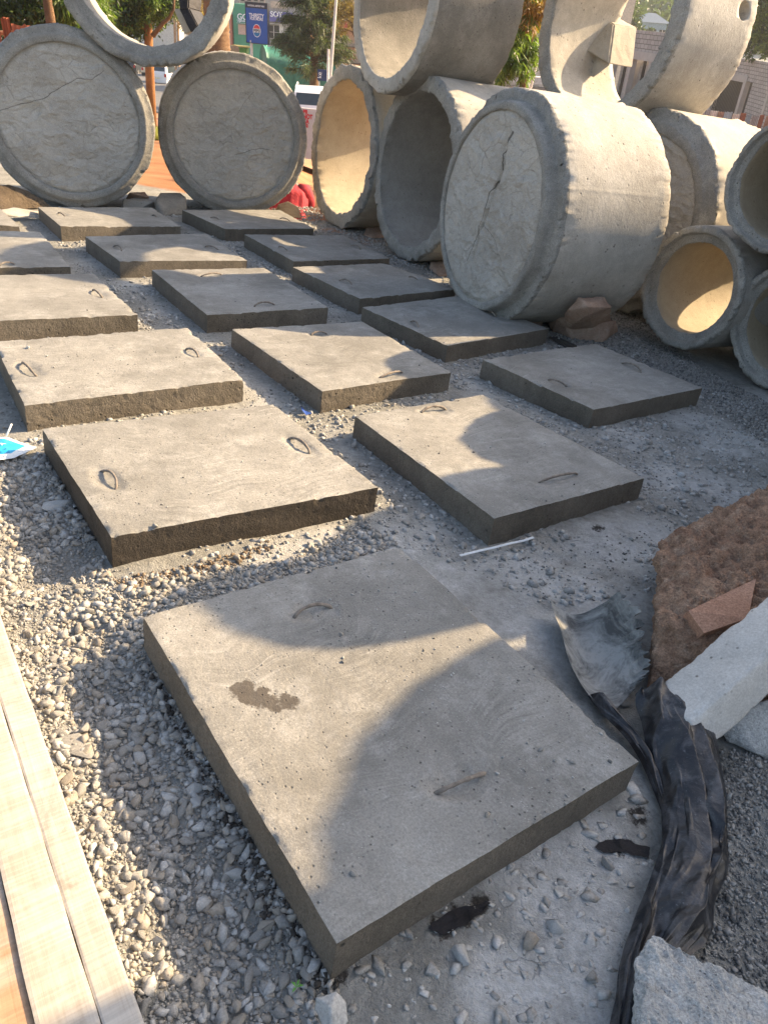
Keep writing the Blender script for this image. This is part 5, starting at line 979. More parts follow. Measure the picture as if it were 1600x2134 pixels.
# ---- vehicles
def paint(name, c, r=.3): return plain(name, c, r, 0, .06, 4, 0, .6)
M['glass'] = plain('car_glass', (.02, .03, .035), .08, 0, .2, 4, 0, .8); M['tyre'] = plain('tyre', (.015, .015, .016), .8); M['rimm'] = plain('wheel_rim', (.45, .45, .46), .35, .7, .1); M['lampw'] = plain('lamp_clear', (.7, .7, .68), .2, spec=.6, bump=0); M['lampr'] = plain('lamp_red', (.45, .02, .02), .25, spec=.6, bump=0)
M['black_trim'] = plain('black_trim', (.02, .02, .022), .5); M['white_paint'] = paint('white_paint', (.78, .80, .82)); M['silver'] = paint('silver_paint', (.50, .51, .52)); M['dark_paint'] = paint('dark_paint', (.03, .035, .04)); M['grey_paint'] = paint('grey_paint', (.12, .13, .14)); M['plate'] = plain('number_plate', (.75, .72, .55), .5, bump=0)
def car(px, D, label, mat, profile, win, rz, L=4.5, W=1.78, wheel=.34, cat='car', rails=False, group='cars parked along the street', dz=0.0, bed=False, dxm=0.0):
    """profile: (y, z, halfwidth factor) roof line from tail to nose, y forward; car points along local +y"""
    r = groot('parked_car', px, D, label, cat, group, rz, dz); H = W/2; prof = np.array(profile, float); n = len(prof); lev = 7; V = []; F = []
    # loft: for each station along y, a cross-section from sill to roof
    for y, z, wf in prof:
        belt = min(z, .98)
        for k in range(lev):
            t = k/(lev-1)
            if k <= 3: zz = .30+(belt-.30)*k/3; x = H*(1-.05*abs(k-2)/2)
            else: zz = belt+(z-belt)*(k-3)/3; x = H*(wf*((k-3)/3)+(1-.025)*(1-(k-3)/3)) if z > belt+.01 else H*(1-.08*(k-3)/3)
            V.append((x, y, zz+(.03*(1-(k-3)/3)*0)))
    m = len(V); V += [(-x, y, z) for x, y, z in V]
    for i in range(n-1):
        for k in range(lev-1):
            a = i*lev+k; F.append((a, a+lev, a+lev+1, a+1)); F.append((m+a+1, m+a+lev+1, m+a+lev, m+a))
        a = i*lev+lev-1; F.append((a, a+lev, m+a+lev, m+a)); b = i*lev; F.append((b+lev, b, m+b, m+b+lev))
    F.append(tuple([k for k in range(lev)]+[m+k for k in range(lev-1, -1, -1)])); e = (n-1)*lev; F.append(tuple([e+k for k in range(lev-1, -1, -1)]+[m+e+k for k in range(lev)]))
    o = mesh_np('body', V, F, mat, True, r); md = o.modifiers.new('bevel', 'BEVEL'); md.width = .04; md.segments = 3; md.limit_method = 'ANGLE'; md.angle_limit = .5
    for q in win:                                            # glass panels: four corners, local
        q = [np.array(p, float) for p in q]; nn_ = np.cross(q[1]-q[0], q[3]-q[0]); nn_ /= np.linalg.norm(nn_); mb = MB(); mb.add([p+nn_*.012 for p in q]+[p-nn_*.03 for p in q], [(0, 1, 2, 3), (7, 6, 5, 4), (0, 4, 5, 1), (1, 5, 6, 2), (2, 6, 7, 3), (3, 7, 4, 0)]); mb.build('window', M['glass'], r)
    y0, y1 = prof[0][0], prof[-1][0]
    for sx in (-1, 1):
        for y in (y0+.85, y1-.85):
            mb = MB(); mb.tube([(sx*(H-.20), y, wheel), (sx*(H+.012), y, wheel)], wheel, 22); wv = mb.build('wheel', M['tyre'], r); mb = MB(); mb.tube([(sx*(H-.02), y, wheel), (sx*(H+.022), y, wheel)], wheel*.6, 16); mb.build('rim', M['rimm'], wv)
        mb = MB(); mb.box(sx*(H-.32)-.09, sx*(H-.32)+.22*0+.09, y1-.06, y1+.015, .62, .78); mb.build('headlight', M['lampw'], r)
        mb = MB(); mb.box(sx*(H-.16)-.09, sx*(H-.16)+.09, y0-.018, y0+.05, .78, 1.02); mb.build('tail_light', M['lampr'], r)
        if rails:
            mb = MB(); mb.tube([(sx*(H-.24), y0+.35, 1.72), (sx*(H-.22), y0+.55, 1.79), (sx*(H-.22), 0.2, 1.80), (sx*(H-.24), .55, 1.72)], .022, 6); mb.build('roof_rail', M['white_paint'], r)
        mb = MB(); mb.box(sx*(H+.02), sx*(H+.17), y1-1.55, y1-1.45, .95, 1.1); mb.build('mirror', mat, r)
    mb = MB(); mb.box(-H*.93, H*.93, y0-.07, y0+.05, .34, .60); mb.build('bumper', M['black_trim'] if mat is not M['white_paint'] else mat, r); mb = MB(); mb.box(-H*.93, H*.93, y1-.05, y1+.07, .32, .56); mb.build('bumper', mat, r)
    mb = MB(); mb.box(-.25, .25, y0-.10, y0-.071, .62, .73); mb.build('number_plate', M['plate'], r)
    return r
suv = [(-2.25, .95, .9), (-2.22, 1.05, .85), (-2.02, 1.60, .78), (-1.8, 1.70, .78), (-.8, 1.74, .78), (.2, 1.70, .78), (.55, 1.60, .76), (1.05, 1.06, .80), (1.3, 1.02, .9), (2.0, .93, .9), (2.28, .78, .85), (2.32, .6, .85)]
def suv_win(H=.89): return [[(-.70, -2.20, 1.06), (.70, -2.20, 1.06), (.62, -2.02, 1.60), (-.62, -2.02, 1.60)], [(-.66, 1.06, 1.07), (-.58, .60, 1.58), (.58, .60, 1.58), (.66, 1.06, 1.07)],
    [(H*.965, -1.9, 1.06), (H*.965, -.35, 1.06), (H*.84, -.35, 1.52), (H*.84, -1.75, 1.52)], [(H*.965, -.27, 1.06), (H*.965, .85, 1.06), (H*.84, .45, 1.52), (H*.84, -.27, 1.52)],
    [(-H*.84, -1.75, 1.52), (-H*.84, -.35, 1.52), (-H*.965, -.35, 1.06), (-H*.965, -1.9, 1.06)], [(-H*.84, -.27, 1.52), (-H*.84, .45, 1.52), (-H*.965, .85, 1.06), (-H*.965, -.27, 1.06)]]
w = car(655, 37, 'white estate car seen from behind between the capped pipe and the golden pipe', M['white_paint'], suv, suv_win(), .10, rails=True, group=None)
p_t = bg(652, 177, 37); w.location = Vector(p_t)-Vector(UG)*1.74
car(352, 75, 'white pickup cab with a blue-grey rear window seen low through the ring', M['white_paint'], suv, suv_win(), -.15)
car(340, 96, 'dark car coming down the street, seen through the ring', M['grey_paint'], suv, suv_win(), math.pi+.25)
car(273, 90, 'black car seen from behind left of the orange-brown trunk', M['dark_paint'], suv, suv_win(), .12)
car(322, 86, 'cream van half hidden by the orange-brown trunk', paint('cream', (.66, .58, .42)), suv, suv_win(), .1)
car(502, 108, 'silver hatchback seen side-on next to the palm trunk', M['silver'], suv, suv_win(), -math.pi/2)
# ---- truck with green tarpaulin
t = groot('truck', 606, 55, 'small white cab truck with a green tarpaulin over its load', 'truck', None, math.radians(112)); wp = M['white_paint']
mb = MB(); mb.prism([(-.0, .5), (0, 0), (0, 0)], 0, 0) if 0 else None
cab = [(1.5, .55), (3.15, .55), (3.2, 1.2), (2.95, 2.15), (2.75, 2.25), (1.5, 2.25)]
mb.add([(x, y, z) for x in (-.95, .95) for y, z in cab], [tuple(range(6)), tuple(range(11, 5, -1))]+[(i, i+6, (i+1) % 6+6, (i+1) % 6) for i in range(6)]); o = mb.build('cab', wp, t); md = o.modifiers.new('b', 'BEVEL'); md.width = .06; md.segments = 2
for s in (-1, 1):
    mb = MB(); mb.add([(s*.965, 1.75, 1.3), (s*.965, 2.95, 1.3), (s*.965, 2.78, 2.05), (s*.965, 1.75, 2.05)], [(0, 1, 2, 3)]); mb.build('side_window', M['glass'], t)
    for y in (-1.9, 2.3):
        mb = MB(); mb.tube([(s*.70, y, .42), (s*.97, y, .42)], .42, 20); wv = mb.build('wheel', M['tyre'], t); mb = MB(); mb.tube([(s*.9, y, .42), (s*.985, y, .42)], .22, 12); mb.build('rim', M['rimm'], wv)
mb = MB(); mb.add([(-.8, 3.20, 1.3), (.8, 3.20, 1.3), (.75, 3.0, 2.05), (-.75, 3.0, 2.05)], [(0, 1, 2, 3)]); mb.build('windscreen', M['glass'], t)
mb = MB(); mb.box(-1.05, 1.05, -3.0, 1.35, .75, .95); mb.box(-.4, .4, -3.0, 3.0, .5, .75); mb.build('load_bed', plain('bed_grey', (.30, .29, .28), .6), t)
V = []; nu, nv = 26, 22
for i in range(nv):
    y = -3.05+4.45*i/(nv-1); hh = 3.2+.5*(i/(nv-1))-.25*abs(math.sin(i*.9))*.4
    for j in range(nu):
        a = j/(nu-1); 
        if a < .33: x = -1.12-.05*math.sin(i*2.1); z = .95+(hh*.86-.95)*a/.33; x += .04*math.sin(i*2.3+a*9)
        elif a > .67: x = 1.12+.05*math.sin(i*1.7); z = .95+(hh*.86-.95)*(1-a)/.33; x += .04*math.sin(i*2.7+a*11)
        else: b = (a-.33)/.34; x = -1.12+2.24*b; z = hh*.86+.55*math.sin(b*math.pi)+.04*math.sin(i*1.3+b*7)
        V.append((x, y, z))
F = [(i*nu+j, (i+1)*nu+j, (i+1)*nu+j+1, i*nu+j+1) for i in range(nv-1) for j in range(nu-1)]+[tuple(range(nu-1, -1, -1)), tuple((nv-1)*nu+j for j in range(nu))]
mesh_np('tarpaulin', V, F, plain('green_tarp', (.03, .17, .12), .55, var=.3, scale=2, bump=.5, bdist=.05), True, t)
# ---- billboard on a pole
M['sign_blue'] = plain('sign_blue', (.012, .085, .36), .45, var=.1, scale=3, bump=0); M['sign_dark'] = plain('sign_dark', (.02, .028, .05), .45, bump=0); M['w_print'] = plain('white_print', (.82, .83, .85), .5, var=.03, bump=0); M['r_print'] = plain('red_print', (.62, .04, .05), .5, var=.03, bump=0); M['k_print'] = plain('black_print', (.015, .015, .02), .5, bump=0); M['b_print'] = plain('blue_print', (.015, .16, .36), .5, bump=0)
M['pole'] = plain('pole_metal', (.55, .55, .53), .4, .3, .1)
D = 45; s = groot('advertising_sign', 530, D, 'tall blue soft drink sign on a pole in front of the green shop', 'sign', None, math.radians(-26))
tl = lc(s, 521, 5, D); br = lc(s, 554, 90, D); Wd = 1.32; z1 = tl[2]; z0 = br[2]; x0 = tl[0]; x1 = x0+Wd
mb = MB(); mb.box(x0, x1, 0, .12, z0, z1); pn = mb.build('panel', M['sign_blue'], s); mb = MB(); mb.box(x0, x1, -.012, -.002, z1-.13*(z1-z0), z1); mb.build('header_band', M['sign_dark'], s)
mb = MB(); mb.tube([(x0+.24, .06, -.3), (x0+.24, .06, z0+.1)], .07, 12); mb.build('pole', M['pole'], s)
mb = MB()
for a, b, c_, d_ in ((x0-.03, x0, z0-.03, z1+.03), (x1, x1+.03, z0-.03, z1+.03)): mb.box(a, b, -.02, .14, c_, d_)
for c_, d_ in ((z0-.03, z0), (z1, z1+.03)): mb.box(x0, x1, -.02, .14, c_, d_)
mb.build('frame', M['sign_dark'], s)
RX = Matrix.Rotation(math.pi/2, 4, 'X')
def put(root, name, txt, size, x, y, z, mat, bold=0.0, sx=1.0, align='CENTER'): return text_mesh(name, txt, size, mat, root, Matrix.Translation((x, y, z)) @ RX, .0, bold, align, sx)
cx = (x0+x1)/2
put(s, 'lettering', 'NATIONAL AIRPORT PARK', .10, cx, -.018, z1-.09*(z1-z0), M['w_print'], .002, .85); put(s, 'lettering', 'THIRSTY', .235, cx, -.012, z1-.355*(z1-z0), M['w_print'], .006, 1.0); put(s, 'lettering', 'FOR MORE', .165, cx, -.012, z1-.425*(z1-z0), M['w_print'], .004, 1.0)
def disc(root, name, x, y, z, pts, mat): mb = MB(); mb.add([(x+a, y, z+b) for a, b in pts], [tuple(range(len(pts)))]); return mb.build(name, mat, root)
cz = z0+(z1-z0)*.315; R_ = .165*(z1-z0); el = lambda a, k=1: (R_*.86*k*math.cos(a), R_*k*math.sin(a))
disc(s, 'emblem', cx, -.010, cz, [el(i/48*2*math.pi) for i in range(48)], M['w_print'])
wv = lambda a: .035*math.sin(a*3.1)
topc = [el(a, .90) for a in np.linspace(.36, math.pi-.36, 26)]; bot = [el(a, .90) for a in np.linspace(math.pi+.34, 2*math.pi-.34, 26)]
disc(s, 'emblem', cx, -.014, cz, topc+[(-x_, .125+.03*math.sin(x_*9)) for x_ in np.linspace(-topc[-1][0]*-1*-1, topc[-1][0]*-1, 2)][:0], M['r_print']); disc(s, 'emblem', cx, -.014, cz, bot, M['b_print'])
put(s, 'lettering', 'PEPSI', .185, cx, -.018, cz-.065, M['k_print'], .006, 1.0)
# ---- shops
def building(px, D, label, rz=0.0, name='shop_building', cat='building'): return groot(name, px, D, label, cat, None, rz)
def rect(root, name, px0, px1, py0, py1, D, dep, mat, proud=0.0, parent=None, base=False):
    a = lc(root, px0, py0, D); b = lc(root, px1, py1, D); z0, z1 = min(a[2], b[2]), max(a[2], b[2]); z0 = -.5 if base else z0
    mb = MB(); mb.box(min(a[0], b[0]), max(a[0], b[0]), -proud, -proud+dep, z0, z1); return mb.build(name, mat, parent or root)
M['wall_green'] = plain('wall_green', (.05, .27, .17), .7, var=.12, scale=1); M['wall_grey'] = plain('wall_grey', (.34, .33, .31), .8); M['wall_cream'] = plain('wall_cream', (.50, .42, .34), .8); M['wall_pink'] = plain('wall_pink', (.50, .36, .32), .8); M['dark_open'] = plain('dark_opening', (.025, .024, .024), .6); M['purple_sign'] = plain('purple_sign', (.12, .12, .33), .6, var=.2); M['white_frame'] = plain('white_frame', (.62, .60, .56), .6); M['roof_blue'] = plain('roof_blue', (.16, .21, .27), .6, var=.15); M['roof_red'] = plain('roof_red', (.42, .13, .08), .7)  # dark_open paints the shade inside openings as near-black colour
b = building(525, 118, 'green painted shop front with white lettering behind the blue sign'); D = 118
rect(b, 'wall', 486, 556, 7, 96, D, 6, M['wall_green'], base=True); p = lc(b, 496, 40, D); put(b, 'lettering', 'GOtv', .95, p[0], -.05, p[2], M['w_print'], .02, 1.0, 'LEFT'); p = lc(b, 496, 44.5, D); put(b, 'lettering', 'Uganda', .36, p[0], -.05, p[2], M['w_print'], .01, 1, 'LEFT')
wd_ = rect(b, 'window', 498, 521, 50, 73, D, .2, M['wall_pink'], .15); rect(b, 'awning', 497, 523, 47, 49.5, D, .9, M['white_frame'], 1.0); rect(b, 'door', 523, 545, 55, 92, D, .2, M['dark_open'], .15)
rect(b, 'side_pillar', 481, 487, 30, 96, D, 2, M['roof_red'], .3, base=True)
b = building(520, 135, 'pale upper storey with a balcony rail above the green shop', rz=0); D = 135
rect(b, 'wall', 490, 575, -70, 12, D, 8, M['wall_grey'], base=True)
for x in (500, 512, 526, 540, 552): rect(b, 'balcony_post', x, x+2.2, -30, 8, D, .3, M['wall_pink'], .6)
for x in (503, 516, 530, 543): rect(b, 'window', x, x+8, -22, 2, D, .2, M['dark_open'], .1)
b = building(590, 100, 'grey shop with a purple fascia and dark barred window beside the blue sign'); D = 100
rect(b, 'wall', 556, 640, -60, 92, D, 7, M['wall_grey'], base=True); fa = rect(b, 'fascia', 562, 612, 23, 48, D, .3, M['purple_sign'], .35)
for tx, py, sz in (('SOY', 34, .72), ('shop and more', 39, .32), ('fresh goods', 44, .3))[:1]: p = lc(b, 566, py, D); put(b, 'lettering', tx, sz, p[0], -.38, p[2], M['w_print'], .02, 1, 'LEFT')
rect(b, 'window', 561, 585, 52, 80, D, .2, M['dark_open'], .12)
for x in (561, 572, 584): rect(b, 'window_bar', x, x+1.3, 52, 80, D, .1, M['white_frame'], .22)
rect(b, 'window_bar', 561, 585, 66, 67.3, D, .1, M['white_frame'], .26); rect(b, 'ledge', 558, 600, 48.6, 51, D, .6, M['white_frame'], .5); rect(b, 'column', 585, 592, 51, 92, D, .5, M['white_frame'], .3); rect(b, 'upper_window', 566, 600, 2, 18, D, .2, M['wall_cream'], .1)
b = building(725, 70, 'beige shop with a red awning and a white painted board, right of the lamp post'); D = 70
rect(b, 'wall', 640, 800, -60, 150, D, 6, M['wall_cream'], base=True); rect(b, 'awning', 708, 790, 42, 62, D, 1.5, M['roof_red'], 1.6); rect(b, 'ledge', 705, 790, 95, 101, D, 1, M['dark_open'], .5); rect(b, 'board', 711, 736, 103, 127, D, .1, M['white_frame'], .2); rect(b, 'shelf', 705, 790, 128, 136, D, .8, M['dark_open'], .4); rect(b, 'window', 660, 690, 60, 110, D, .1, M['dark_open'], .15)
p = lc(b, 724, 123, D); put(b, 'lettering', 'OPEN', .55, p[0], -.24, p[2], M['r_print'], .012, .9); rect(b, 'upper_window', 712, 735, 0, 30, D, .1, M['dark_open'], .15)
b = building(345, 125, 'white low building up the street seen through the ring'); D = 125
rect(b, 'wall', 300, 372, 32, 80, D, 6, M['white_frame'], base=True); rect(b, 'roof', 296, 376, 28, 33, D, 8, M['wall_grey'], .8)
for x in (333, 345, 356): rect(b, 'window', x, x+6, 40, 50, D, .2, M['dark_open'], .1)
b = building(300, 160, 'tan block of flats at the top of the street behind the shade tree'); D = 160
rect(b, 'wall', 100, 440, -140, 40, D, 8, M['wall_cream'], base=True)
for x in range(110, 430, 22):
    for y in (-60, -25, 8): rect(b, 'window', x, x+9, y, y+14, D, .2, M['dark_open'], .1)
b = building(680, 150, 'wide grey concrete building far behind the pine tree'); D = 150
rect(b, 'wall', 440, 1010, -150, 30, D, 8, M['wall_grey'], base=True)
for x in range(610, 760, 18):
    for y in (-60, -30, 0): rect(b, 'window', x, x+9, y, y+14, D, .2, M['dark_open'], .1)
# low wall and produce cart left of the sign
b = groot('market_cart', 500, 72, 'yellow topped cart with a green side, below the silver hatchback', 'cart'); D = 72
rect(b, 'top', 484, 520, 94, 99, D, 1.2, plain('cart_yellow', (.62, .48, .12), .6)); rect(b, 'side', 499, 516, 99, 112, D, 1.0, plain('cart_green', (.10, .26, .04), .6), -.1)
p = lc(b, 492, 104, D); mb = MB(); mb.tube([(p[0], -.02, p[2]), (p[0], .06, p[2])], .36, 18); mb.build('wheel', M['rail_wood'], b)
# posts up the street
for x, yb, lb in ((367, 92, 'left one of two wooden posts seen through the ring'), (374, 96, 'right one of two wooden posts seen through the ring')):
    r = groot('wooden_post', x, 62, lb, 'post', 'wooden posts by the street'); mb = MB(); a = lc(r, x, 38, 62); mb.tube([(0, 0, -.2), (a[0], 0, a[2])], .09, 8); mb.build('post', M['rail_wood'], r)
# lamp post, short pole, bin, motorbikes
r = groot('lamp_post', 699, 40, 'tall slim pale lamp post right of the pine tree', 'lamp post'); mb = MB(); a = lc(r, 707, -60, 40); mb.tube([(0, 0, -.2), (a[0], 0, a[2])], [.09, .06], 12); mb.build('pole', M['pole'], r); mb = MB(); mb.box(a[0]-.9, a[0]+.1, -.08, .08, a[2], a[2]+.1); mb.build('lamp_arm', M['pole'], r)
r = groot('short_pole', 704, 38, 'short white pole beside the tall lamp post', 'pole'); mb = MB(); a = lc(r, 705, 103, 38); mb.tube([(0, 0, -.2), (0, 0, a[2])], .055, 10); mb.build('pole', M['white_frame'], r)
r = groot('blue_banner', 674, 42, 'dark blue upright banner board behind the pine trunk', 'banner'); D = 42; a = rect(r, 'board', 664, 687, 143, 168, D, .1, plain('banner_navy', (.012, .03, .11), .5)); rect(r, 'leg', 666, 667.5, 168, 200, D, .08, M['pole'], base=True); rect(r, 'leg', 684, 685.5, 168, 200, D, .08, M['pole'], base=True)
p = lc(r, 672, 162, D); text_mesh('lettering', 'ke', .28, M['w_print'], r, Matrix.Translation((p[0], -.03, p[2])) @ RX @ Matrix.Rotation(math.pi/2, 4, 'Z'))
def motorbike(px, D, label, rz, dz=0):
    r = groot('motorbike', px, D, label, 'motorbike', 'motorbikes parked by the pine tree', rz, dz)
    for x in (-.62, .62):
        mb = MB(); c = [(x+.27*math.cos(a), 0, .30+.27*math.sin(a)) for a in np.linspace(0, 2*math.pi, 21)]; mb.tube(c, .045, 6, caps=False); wv = mb.build('wheel', M['tyre'], r); mb = MB(); mb.tube([(x, -.03, .3), (x, .03, .3)], .20, 14); mb.build('rim', M['rimm'], wv)
    mb = MB(); mb.tube([(-.62, 0, .3), (-.3, 0, .45), (.1, 0, .35), (.3, 0, .75), (.48, 0, .85), (.62, 0, .3)], .035, 6); mb.build('frame', M['rimm'], r)
    mb = MB(); mb.tube([(-.18, 0, .42), (.12, 0, .42)], .15, 10); mb.build('engine', M['grey_paint'], r); mb = MB(); mb.tube([(.02, 0, .80), (.2, 0, .84), (.38, 0, .80)], [.08, .14, .08], 10); mb.build('fuel_tank', M['lampr'], r, True)
    mb = MB(); mb.tube([(-.75, 0, .80), (-.4, 0, .82), (0, 0, .78)], [.07, .11, .09], 10); mb.build('seat', M['black_trim'], r, True); mb = MB(); mb.tube([(.40, -.32, 1.03), (.50, 0, .95), (.40, .32, 1.03)], .018, 6); mb.build('handlebar', M['rimm'], r)
    mb = MB(); mb.tube([(.58, 0, .86), (.66, 0, .86)], .08, 12); mb.build('headlight', M['lampw'], r); return r
motorbike(612, 50, 'motorbike nearest the truck, half hidden by the capped pipe', .3); motorbike(630, 52, 'middle one of the three motorbikes under the pine tree', -.2); motorbike(645, 49, 'motorbike standing against the pine trunk', .9)
# ---- pine tree
r = groot('pine_tree', 655, 47, 'drooping grey-green pine tree right of the blue sign', 'tree'); D = 47; mb = MB(); p0 = lc(r, 656, 200, D); p1 = lc(r, 655, 60, D); p2 = lc(r, 652, -90, D)
mb.tube([(p0[0], 0, -.3), (p0[0], 0, p0[2]), p1, p2], [.30, .26, .17, .05], 12); rs = np.random.default_rng(4); Vn = []; 
for k in range(120):
    t = rs.uniform(.14, .98); base = np.array([p0[0]*(1-t)+p2[0]*t, 0, p0[2]*(1-t)+p2[2]*t]); a = rs.uniform(0, 6.28); L = (2.1*(1-t)**.6+.35)*rs.uniform(.6, 1.1); q = [base+np.array([math.cos(a)*L*s_, math.sin(a)*L*s_, .45*L*s_-.35*L*s_*s_]) for s_ in (0, .4, .75, 1)]; mb.tube(q, [.05, .035, .02, .008], 5)
    for j in range(210):
        s_ = rs.uniform(.2, 1.05); i = min(2, int(s_*3)); c = np.array(q[i])*(1-(s_*3-i))+np.array(q[i+1])*(s_*3-i) if s_ < 1 else np.array(q[3]); c = c+rs.normal(size=3)*.10
        d = np.array([math.cos(a)*.5, math.sin(a)*.5, -.55])+rs.normal(size=3)*.45; d /= np.linalg.norm(d); ln_ = rs.uniform(.18, .42); sd = np.cross(d, rs.normal(size=3)); sd /= np.linalg.norm(sd); Vn += [c-sd*.02, c+sd*.02, c+d*ln_]
mb.build('trunk', M['bark'], r, True); Vn = np.array(Vn); mesh_np('crown', Vn, np.arange(len(Vn)).reshape(-1, 3), M['needle'], parent=r)
tree(735, 0, 44, 'bare-branched tree with sparse brown leaves against the beige shop', [(760, 170, .12), (752, 110, .10), (742, 70, .08)], [(722, 30, 0, .8, .6, .5), (738, 5, 0, .7, .6, .6), (715, 60, 0, .5, .4, .25), (748, 55, 0, .4, .4, .3), (700, 10, 0, .6, .5, .4)], 4500, .13, .04, 'leaf_gold', seed=12, droop=.3)
# ---- painted board with red letters
r = groot('notice_board', 632, 13.2, 'pale board with red painted capitals between the two pipes, in front of the white car', 'sign', None, math.radians(-8)); D = 13.2
a = lc(r, 596, 219, D); c_ = lc(r, 690, 300, D); mb = MB(); mb.box(a[0], a[0]+.92, 0, .05, a[2]-.72, a[2]); mb.build('board', plain('board_paint', (.60, .58, .56), .7, var=.1), r)
mb = MB(); mb.box(a[0]+.05, a[0]+.12, .05, .12, -.6, a[2]-.02); mb.box(a[0]+.8, a[0]+.87, .05, .12, -.6, a[2]-.02); mb.build('leg', M['rail_wood'], r)
for tx, px, py, sz in (('THIS PR', 634, 234, .088), (('NOT'), 646, 244, .088), ('SA', 648, 254, .088), ('702', 647, 261.5, .06)):
    p = lc(r, px, py, D); put(r, 'lettering', tx, sz, p[0]-.12 if tx == 'THIS PR' else p[0]-.05, -.006, p[2], M['r_print'], .004, .78, 'LEFT')
# ---- crouching person in red
def person():
    pz = terrain_z(*PERSON)-.55; o = empty('person', (PERSON[0], PERSON[1], float(pz)), math.radians(8)); tag(o, 'person in a red shirt crouching with the back turned, beside the golden pipe', 'person', None, 'thing')
    J = {'pelvis': (0, 0, .28, .17), 'waist': (0, .03, .42, .155), 'chest': (0, .12, .62, .175), 'neckb': (0, .20, .78, .085), 'neck': (0, .24, .83, .058), 'head': (0.02, .29, .93, .098), 'crown': (.02, .31, 1.00, .085),
         'hipL': (-.11, .02, .26, .12), 'kneeL': (-.20, .42, .46, .075), 'ankL': (-.17, .22, .08, .05), 'toeL': (-.18, .40, .04, .045), 'hipR': (.11, .02, .26, .12), 'kneeR': (.20, .42, .46, .075), 'ankR': (.17, .22, .08, .05), 'toeR': (.18, .40, .04, .045),
         'shL': (-.19, .16, .70, .075), 'elL': (-.27, .36, .50, .052), 'wrL': (-.14, .52, .36, .035), 'haL': (-.10, .58, .32, .04), 'shR': (.19, .16, .70, .075), 'elR': (.27, .36, .50, .052), 'wrR': (.14, .52, .36, .035), 'haR': (.10, .58, .32, .04)}
    E = [('pelvis', 'waist'), ('waist', 'chest'), ('chest', 'neckb'), ('neckb', 'neck'), ('neck', 'head'), ('head', 'crown'), ('pelvis', 'hipL'), ('hipL', 'kneeL'), ('kneeL', 'ankL'), ('ankL', 'toeL'), ('pelvis', 'hipR'), ('hipR', 'kneeR'), ('kneeR', 'ankR'), ('ankR', 'toeR'), ('chest', 'shL'), ('shL', 'elL'), ('elL', 'wrL'), ('wrL', 'haL'), ('chest', 'shR'), ('shR', 'elR'), ('elR', 'wrR'), ('wrR', 'haR')]
    names = list(J); me = bpy.data.meshes.new('body'); me.from_pydata([J[n][:3] for n in names], [(names.index(a), names.index(b)) for a, b in E], []); b = bpy.data.objects.new('body', me); COL.objects.link(b)
    sk = b.modifiers.new('skin', 'SKIN'); sv = me.skin_vertices[0].data
    for i, n in enumerate(names): sv[i].radius = (J[n][3], J[n][3]*(.8 if n in ('waist', 'chest', 'pelvis') else 1))
    sv[0].use_root = True; ss = b.modifiers.new('sub', 'SUBSURF'); ss.levels = 2; ss.render_levels = 2; bpy.context.view_layer.update(); dg = bpy.context.evaluated_depsgraph_get(); m2 = bpy.data.meshes.new_from_object(b.evaluated_get(dg)); bpy.data.objects.remove(b)
    skin = plain('skin_dark', (.10, .05, .03), .5, var=.1, bump=0); red = plain('shirt_red', (.42, .03, .045), .8, var=.25, scale=6, bump=.5, bdist=.02); tr = plain('trousers', (.03, .035, .05), .8)
    m2.materials.clear(); [m2.materials.append(x) for x in (skin, tr)]
    for p in m2.polygons: c = p.center; p.material_index = 1 if (c.z < .36 or (c.y > .3 and c.z < .55 and abs(c.x) > .12 and c.z < .47)) else 0
    ob = bpy.data.objects.new('body', m2); COL.objects.link(ob); ob.parent = o
    # shirt: draped tube over back, loose with folds
    V = []; nu, nv = 72, 34
    for i in range(nv):
        t = i/(nv-1); z = .26+t*.53; yc = .0+.19*t; w = .215+.03*math.sin(t*3)-(.13*smooth(.78, 1, t)); d = .19-.02*t-(.09*smooth(.8, 1, t))
        for j in range(nu):
            a = 2*math.pi*j/nu; f_ = 1+(.045*math.sin(a*9+t*2.5)+.03*math.sin(a*17+1.3))*(1-.5*t)+.02*math.sin(t*14+a*3); V.append((w*f_*math.cos(a), yc+d*f_*math.sin(a), z+(.02*math.sin(a*5) if i == 0 else 0)))
    F = [(i*nu+j, i*nu+(j+1) % nu, (i+1)*nu+(j+1) % nu, (i+1)*nu+j) for i in range(nv-1) for j in range(nu)]; mesh_np('shirt', V, F, red, True, o)
    for sx in (-1, 1): mb = MB(); mb.tube([(sx*.12, .15, .70), (sx*.20, .17, .685), (sx*.255, .28, .58), (sx*.275, .35, .51)], [.08, .105, .09, .078], 14); mb.build('sleeve', red, o, True)
    v, f = ICO[3]; hv = v*np.array([.112, .118, .118])+np.array([.02, .285, .965]); mesh_np('hair', hv, f, plain('cap_grey', (.10, .12, .17), .8), True, o)
    for sx in (-1, 1): v2 = ICO[2][0]*np.array([.018, .03, .035])+np.array([.02+sx*.108, .30, .93]); mesh_np('ear', v2, ICO[2][1], skin, True, o)
    # arm and face details
    v2 = ICO[2][0]*np.array([.018, .03, .03])+np.array([.02, .40, .92]); mesh_np('nose', v2, ICO[2][1], skin, True, o)
    return o
person()
